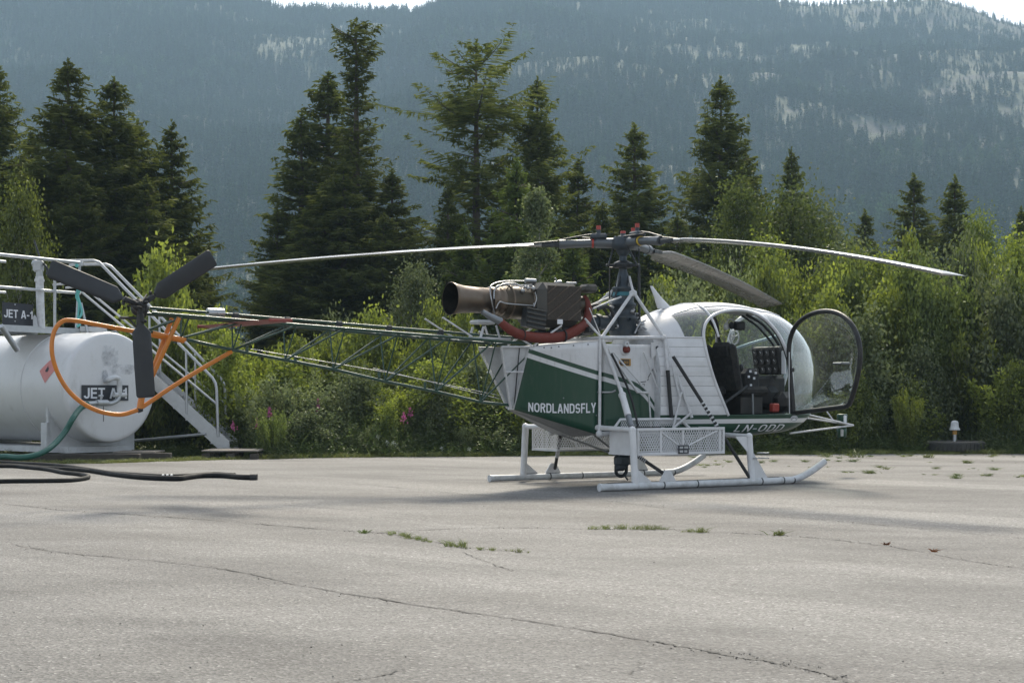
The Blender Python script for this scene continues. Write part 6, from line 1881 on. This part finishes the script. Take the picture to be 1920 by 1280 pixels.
b = MB(); b.tube(bez([cp(224, 740, .17), cp(220, 750, .17), cp(208, 756, .17), cp(196, 756, .17)], 5), .04, 10); b.tube([cp(201, 755, .17), cp(181, 755, .17)], .055, 12); b.tube([cp(190, 755, .17), cp(189, 742, .17)], .018, 8); b.tube([cp(185, 742, .17), cp(193, 742, .17)], .02, 6); b.tube([cp(181, 755, .17), cp(165, 757, .17)], .038, 10); tb(b, 'outlet_valve', M['galv'], tank)
b = MB(); b.tube([cp(194, 760, .015), cp(194, 790, .015)], .006, 5); tb(b, 'drip_mark', M['filter'], tank)
# flammable placard on the side: red lozenge
def on_side(px, py):
    d = W(px, py, 1.0) - A(0, 0, EYE); o = A(0, 0, EYE) - TC
    dp, op = d - cap_n * d.dot(cap_n), o - cap_n * o.dot(cap_n)
    a_, b_, c_ = dp.dot(dp), 2 * dp.dot(op), op.dot(op) - (TRd + .004) ** 2
    t_ = (-b_ - math.sqrt(b_ * b_ - 4 * a_ * c_)) / (2 * a_); p = o + d * t_
    return p.dot(cap_n), math.atan2(p[2], p.dot(cap_u))
def side_pt(ax, ang, off=.004): return TC + cap_n * ax + (cap_u * math.cos(ang) + A(0, 0, math.sin(ang))) * (TRd + off)
ax0, an0 = on_side(88, 695)
b = MB(); K_ = 6; hd = .21; vs = []
for i in range(K_ + 1):
    for j in range(K_ + 1):
        u_, v_ = (i / K_ - .5), (j / K_ - .5); a_, s_ = (u_ + v_) * hd * 1.0, (u_ - v_) * hd * 1.0
        vs.append(side_pt(ax0 + a_, an0 + s_ / TRd, .004))
b.add(vs, [(i * (K_ + 1) + j, (i + 1) * (K_ + 1) + j, (i + 1) * (K_ + 1) + j + 1, i * (K_ + 1) + j + 1) for i in range(K_) for j in range(K_)], 0, True)
pk = tb(b, 'warning_placard', M['pink'], tank)
b = MB()
fl = [(-.03, -.04), (-.045, -.01), (-.02, .03), (0.0, .08), (.012, .03), (.03, .045), (.045, 0.0), (.03, -.04)]
sg = 1 if side_pt(0, an0 + .01)[2] > side_pt(0, an0)[2] else -1
b.add([side_pt(ax0 + .0 + x_, an0 + sg * (z_ + .02) / TRd, .008) for x_, z_ in fl], [list(range(8))]); tb(b, 'flame_symbol', M['sign_black'], pk)
# black sleepers under the tank
for i, (px, py, L_) in enumerate([(170, 855, 1.9), (262, 850, 1.3), (95, 852, 1.5)]):
    p = W(px, py, 26.9 + .5 * (i == 1)); b = MB(); b.box((0, 0, .06), (L_, .22, .14), bevel=.012); o = b.build('timber_sleeper', M['dark_wood']); o.location = (p[0], p[1] - .55, -.02); o.rotation_euler = (0, 0, [.05, .02, .3][i])
    tag(o, ['long dark sleeper below the front of the fuel tank', 'dark sleeper below the right end of the fuel tank near the stair', 'dark sleeper at the left below the fuel tank'][i], 'sleeper', 'dark timber sleepers under the tank')

# ------------------------------------------------------------------ access stair and platform
stair = empty('metal_staircase', (-6.2, 28.5, 0), 0, 'galvanised metal staircase and railed platform over the fuel tank', 'staircase')
def sb_(b, name, mat=None, parent=None): return tb(b, name, mat or M['galv'], parent or stair, stair)
YN, YF = 28.15, 28.95
z_pl = W(160, 616, YN)[2]
topx = W(178, 616, YN)[0]; footp = W(428, 843, YN)
for Y in (YN, YF):
    t0 = W(176, 612, Y) if Y == YN else W(176, 612, YN) + A(0, .8, 0)
    dy = A(0, Y - YN, 0)
    p = [W(166, 618, YN), W(196, 616, YN), W(430, 826, YN), W(431, 844, YN), W(412, 844, YN), W(395, 828, YN)]
    b = MB(); b.slab([q + dy for q in p], A(0, .012, 0)); sb_(b, 'stringer')
    b = MB(); b.slab([q + dy + A(0, -.012, 0) for q in (W(410, 842, YN), W(432, 842, YN), W(432, 844.5, YN), W(410, 844.5, YN))], A(0, .15, 0)); sb_(b, 'foot_plate')
    rl = lambda pts: bez([W(x, y, YN) + dy for x, y in pts], 6)
    # top rail with its bend, mid rail, posts
    b = MB(); q = [W(x, y, YN) + dy for x, y in [(106, 491), (120, 489), (176, 488.5), (186, 492), (198, 504), (398, 708), (404, 718), (406, 730), (409, 818)]]
    b.tube(q, .026, 10); sb_(b, 'handrail')
    b = MB(); q = [W(x, y, YN) + dy for x, y in [(99, 534), (132, 531), (141, 534), (150, 545), (400, 752), (406, 757)]]; b.tube(q, .020, 8); sb_(b, 'mid_rail')
    for x0, y0, x1, y1 in ((280, 587, 282, 700), (349, 658, 350, 778)):
        b = MB(); b.tube([W(x0, y0, YN) + dy, W(x1, y1 - 2, YN) + dy], .020, 8); sb_(b, 'post')
ns = 10
for i in range(ns):
    k_ = (i + .6) / ns
    c = (W(181, 617, YN) * (1 - k_) + W(414, 836, YN) * k_) + A(.02, .4, -.03)
    b = MB(); b.box(c, (.24, .78, .03), bevel=.004); sb_(b, 'step')
b = MB(); b.tube([W(222, 829, YN + .5), W(387, 813, YN)], .028, 8); sb_(b, 'brace')
# platform
fr0, fr1 = W(-60, 611.5, 25.8), W(150, 616, 28.05)
dirp = unit((fr1 - fr0) * A(1, 1, 0)); nrm = A(-dirp[1], dirp[0], 0)       # nrm points away to the left-back
fr0[2] = fr1[2] = z_pl
WD = 1.0
b = MB(); b.slab([fr0 - A(0, 0, .11), fr1 - A(0, 0, .11), fr1, fr0], nrm * .012); sb_(b, 'platform_beam')
b = MB(); b.slab([q + nrm * WD for q in (fr0 - A(0, 0, .11), fr1 - A(0, 0, .11), fr1, fr0)], nrm * .012); sb_(b, 'platform_beam')
tp_ = W(196, 616, YN)
for i in range(14):      # deck bars
    k0, k1 = i / 14, (i + .86) / 14
    a_, c_ = fr0 + (fr1 - fr0) * k0, fr0 + (fr1 - fr0) * k1
    b = MB(); b.slab([a_ + nrm * .02 - A(0, 0, .02), c_ + nrm * .02 - A(0, 0, .02), c_ + nrm * (WD - .02) - A(0, 0, .02), a_ + nrm * (WD - .02) - A(0, 0, .02)], A(0, 0, -.03)); sb_(b, 'deck_plate')
b = MB(); b.slab([fr1 + A(.01, .02, -.02), tp_ + A(0, 0, -.02) , tp_ + A(0, .8, -.02), fr1 + nrm * WD + A(.01, 0, -.02)], A(0, 0, -.04)); sb_(b, 'deck_plate')
b = MB(); b.slab([W(150, 619, 28.05), W(200, 625, YN), W(200, 614, YN), W(150, 611, 28.05)], A(0, .012, 0)); sb_(b, 'platform_beam')
zt2 = W(146, 492.5, 28.05)[2]; zm2 = W(146, 549.5, 28.05)[2]
for z_, r_ in ((zt2, .028), (zm2, .024)):
    a_, c_ = fr0.copy(), fr1.copy(); a_[2] = c_[2] = z_
    b = MB(); b.tube([a_, c_], r_, 8); sb_(b, 'platform_rail')
    c2 = fr0 + (fr1 - fr0) * .70; c2[2] = z_
    b = MB(); b.tube([a_ + nrm * WD, c2 + nrm * WD], r_ * .9, 8); sb_(b, 'platform_rail')
pp = fr0 + (fr1 - fr0) * .76
b = MB(); b.tube([pp + A(0, 0, 0), pp + A(0, 0, zt2 - z_pl)], .026, 8); sb_(b, 'post')
b = MB(); b.tube([fr1 + A(-.08, 0, -.25), fr1 + A(.0, 0, zt2 - z_pl)], .024, 8); b.tube([fr1 + A(.17, 0, -.25), fr1 + A(.02, 0, .45)], .022, 8); sb_(b, 'post')
b = MB(); b.box(fr1 + A(.0, -.01, zt2 - z_pl - .02), (.12, .05, .08), bevel=.01); sb_(b, 'rail_clamp')
b = MB(); b.tube([W(2, 611, 26.2), W(32, 656, 26.6)], .05, 6); sb_(b, 'platform_bracket')
# pump standpipe with the grey handle head
q0_, q1_ = W(77, 616, 27.3), W(74, 518, 27.3)
sp_ = MB(); sp_.tube([q0_, q1_], .070, 12); sp_.tube([W(74, 528, 27.3), W(74, 523, 27.3)], .085, 12); sb_(sp_, 'standpipe', M['white_worn'])
b = MB(); b.tube([q1_, W(74, 508, 27.3)], .06, 12); b.box(W(72, 499, 27.3), (.17, .14, .20), bevel=.03); b.ball(W(66, 494, 27.3), .07, 8); sb_(b, 'pump_head', M['galv'])
b = MB(); b.tube(bez([W(80, 494, 27.3), W(86, 499, 27.2), W(89, 507, 27.2), W(87, 515, 27.2)], 5), .02, 8); b.tube([W(80, 500, 27.3), W(64, 450, 27.4)], .016, 6); sb_(b, 'pump_handle', M['dark_metal'])
b = MB(); b.slab([W(62, 612, 27.2), W(62, 594, 27.2), W(65, 590, 27.2), W(69, 597, 27.2), W(71, 612, 27.2)], A(0, .02, 0)); sb_(b, 'pump_bracket')
# sign on the platform
s00, s10 = W(4, 609, 26.9), W(62, 613, 26.9 + .45)
b = MB(); uu = s10 - s00; h_ = W(4, 566, 26.9)[2] - s00[2]
th_ = unit(np.cross(uu, A(0, 0, 1))) * .012
b.slab([s00, s00 + uu, s00 + uu + A(0, 0, h_), s00 + A(0, 0, h_)], th_)
sign = b.build('fuel_sign', M['sign_black']); sign.data.transform(Matrix.Translation(-Vector(s00))); sign.location = s00
tag(sign, 'black JET A-1 sign standing on the edge of the platform above the tank', 'sign')
un = unit(uu); L_ = np.linalg.norm(uu)
lt = lettering('JET A-1', (0, 0, 0), un, (0, 0, 1), L_ * .93, h_ * .36, M['sign_white'], sign, gap=.09)
lt.location = Vector(un * L_ * .04 + A(0, 0, h_ * .34) + th_ * 1.3)
for x_, z_ in ((.4, .93), (.4, .2)):
    b = MB(); b.lathe(un * L_ * x_ + A(0, 0, h_ * z_) + th_ * 1.05, th_, [(0, .014), (.006, .012), (.007, 0)], 8); b.build('bolt', M['galv'], sign)
# turquoise rope tied round the post
b = MB(); pts_ = [W(x, y, 27.95) for x, y in [(145, 534), (152, 540), (146, 552), (149, 566), (153, 580), (152, 590), (146, 600), (150, 608), (144, 612)]]
b.tube(bez(pts_, 6), .022, 6); b.tube(bez([W(146, 540, 27.95), W(143, 556, 27.95), W(148, 570, 27.95), W(146, 598, 27.95)], 6), .018, 6); b.tube([W(142, 496, 27.95), W(146, 500, 27.95)], .03, 6)
o = b.build('rope', M['rope']); tag(o, 'turquoise rope tied round the platform post behind the tail rotor', 'rope')

# ------------------------------------------------------------------ pallets, hoses, tyre, lamp
def pallet(name, px0, px1, py, Y, dep, label, rz=0.0):
    p0, p1 = W(px0, py, Y), W(px1, py, Y); L_ = p1[0] - p0[0]; top = p0[2]
    o = empty(name, ((p0[0] + p1[0]) / 2, Y, 0), rz, label, 'pallet', None)
    nb = 6
    proto_ = None
    for i in range(nb):
        b = MB(); b.box((0, dep * ((i + .5) / nb - .5), top - .012), (L_, dep / nb * .78, .024), bevel=.003); b.build('deck_board', M['wood'], o)
    for x_ in (-.5, 0, .5):
        for y_ in (-.42, 0, .42):
            b = MB(); b.box((x_ * (L_ - .14), y_ * dep, (top - .024) / 2 - .02), (.14, .10, max(top - .05, .04)), bevel=.006); b.build('block', M['dark_wood'], o)
    return o
pallet('wooden_pallet', 388, 492, 842, 27.35, 1.0, 'weathered wooden pallet under the foot of the stair')
pallet('wooden_pallet', 222, 300, 845, 27.2, .8, 'low wooden pallet half hidden between tank and stair')

b = MB(); hp = [cp(165, 757, .17), cp(150, 766, .2), cp(136, 785, .4), W(124, 806, 25.9), W(108, 826, 25.7), W(90, 842, 25.4), W(66, 853, 25.2), W(36, 857.5, 25.1), W(0, 856, 25.2), W(-70, 868, 24.8)]
b.tube(bez(hp, 6), .048, 10); o = b.build('green_hose', M['hose_green']); tag(o, 'dark green hose curving down from the tank outlet to the ground', 'hose')
def ghose(name, pts, r, label, z=0.0, mat='black_hose'):
    b = MB(); q = bez([G(x, y) + A(0, 0, r + z) for x, y in pts], 8); b.tube(q, r, 10); o = b.build(name, M[mat]); tag(o, label, 'hose'); return o
h1 = ghose('fuel_hose', [(-80, 868), (0, 871), (50, 873.5), (110, 877), (160, 884), (215, 893), (270, 899), (330, 901.5), (352, 899), (380, 896), (420, 896), (450, 898.5), (478, 899.5)], .034, 'thick black hose lying on the tarmac, its end furthest right', .0)
b = MB()
for px in (306, 314, 322): 
    q = G(px, 900); b.tube([q + A(-.012, 0, .04), q + A(.012, 0, .04)], .038, 12)
b.build('hose_clamp', M['galv'], h1)
b = MB(); q = G(478, 899.5) + A(0, 0, .034); b.tube([q + A(-.06, 0, 0), q + A(.03, 0, 0)], .047, 12); b.build('hose_end', M['black'], h1)
ghose('fuel_hose', [(-90, 909), (0, 906), (80, 905), (130, 904), (160, 900), (165, 896), (148, 892), (120, 889), (90, 883), (50, 879), (20, 877), (-60, 877)], .028, 'thin black hose doubling back in a loop at the left edge', .0)
ghose('fuel_hose', [(-80, 874), (0, 875), (30, 876), (100, 881), (150, 884), (210, 890), (300, 896), (352, 895), (400, 892), (440, 894)], .028, 'black hose lying along the back of the thick hose', .0)

# tyre with a marker lamp
tp = G(1790, 847.5); tp = A(tp[0] * 29.9 / tp[1], 29.9, 0)
b = MB(); K_ = 40
pr = [(.0, .42), (.02, .36), (.06, .345), (.14, .345), (.18, .36), (.20, .42), (.205, .50), (.19, .545), (.16, .565), (.10, .57), (.04, .565), (.01, .545), (-.005, .50), (.0, .42)]
b.lathe((0, 0, 0), (0, 0, 1), pr, K_); tyre = b.build('old_tyre', M['tyre']); tyre.location = (tp[0], tp[1], .02)
for q in np.linspace(0, 2 * math.pi, 36, endpoint=False):
    pass
b = MB()
for q in np.linspace(0, 2 * math.pi, 44, endpoint=False):
    b.box((.572 * math.cos(q), .572 * math.sin(q), .10), (.014, .045, .13), R=Matrix.Rotation(q, 3, 'Z'))
tag(b.build('tread', M['tyre'], tyre), kind='stuff')
tag(tyre, 'old tyre lying flat at the tarmac edge on the far right', 'tyre')
lamp = empty('marker_lamp', (tp[0], tp[1], 0.0), 0, 'small white marker lamp on a post in the middle of the old tyre', 'lamp')
b = MB(); b.lathe((0, 0, .0), (0, 0, 1), [(.0, .17), (.14, .17), (.17, .15), (.185, .05), (.19, .035)], 20); b.build('base', M['white_worn'], lamp)
b = MB(); b.tube([A(0, 0, .18), A(0, 0, .40)], .035, 10); b.build('post', M['galv'], lamp)
b = MB(); b.tube([A(0, 0, .34), A(0, 0, .43)], .045, 10); b.build('collar', M['strap_gold'], lamp)
b = MB(); b.lathe((0, 0, .42), (0, 0, 1), [(0, .04), (.0, .10), (.02, .10), (.06, .075), (.14, .07), (.17, .055), (.185, .0)], 20); b.build('glass_dome', M['white_worn'], lamp)
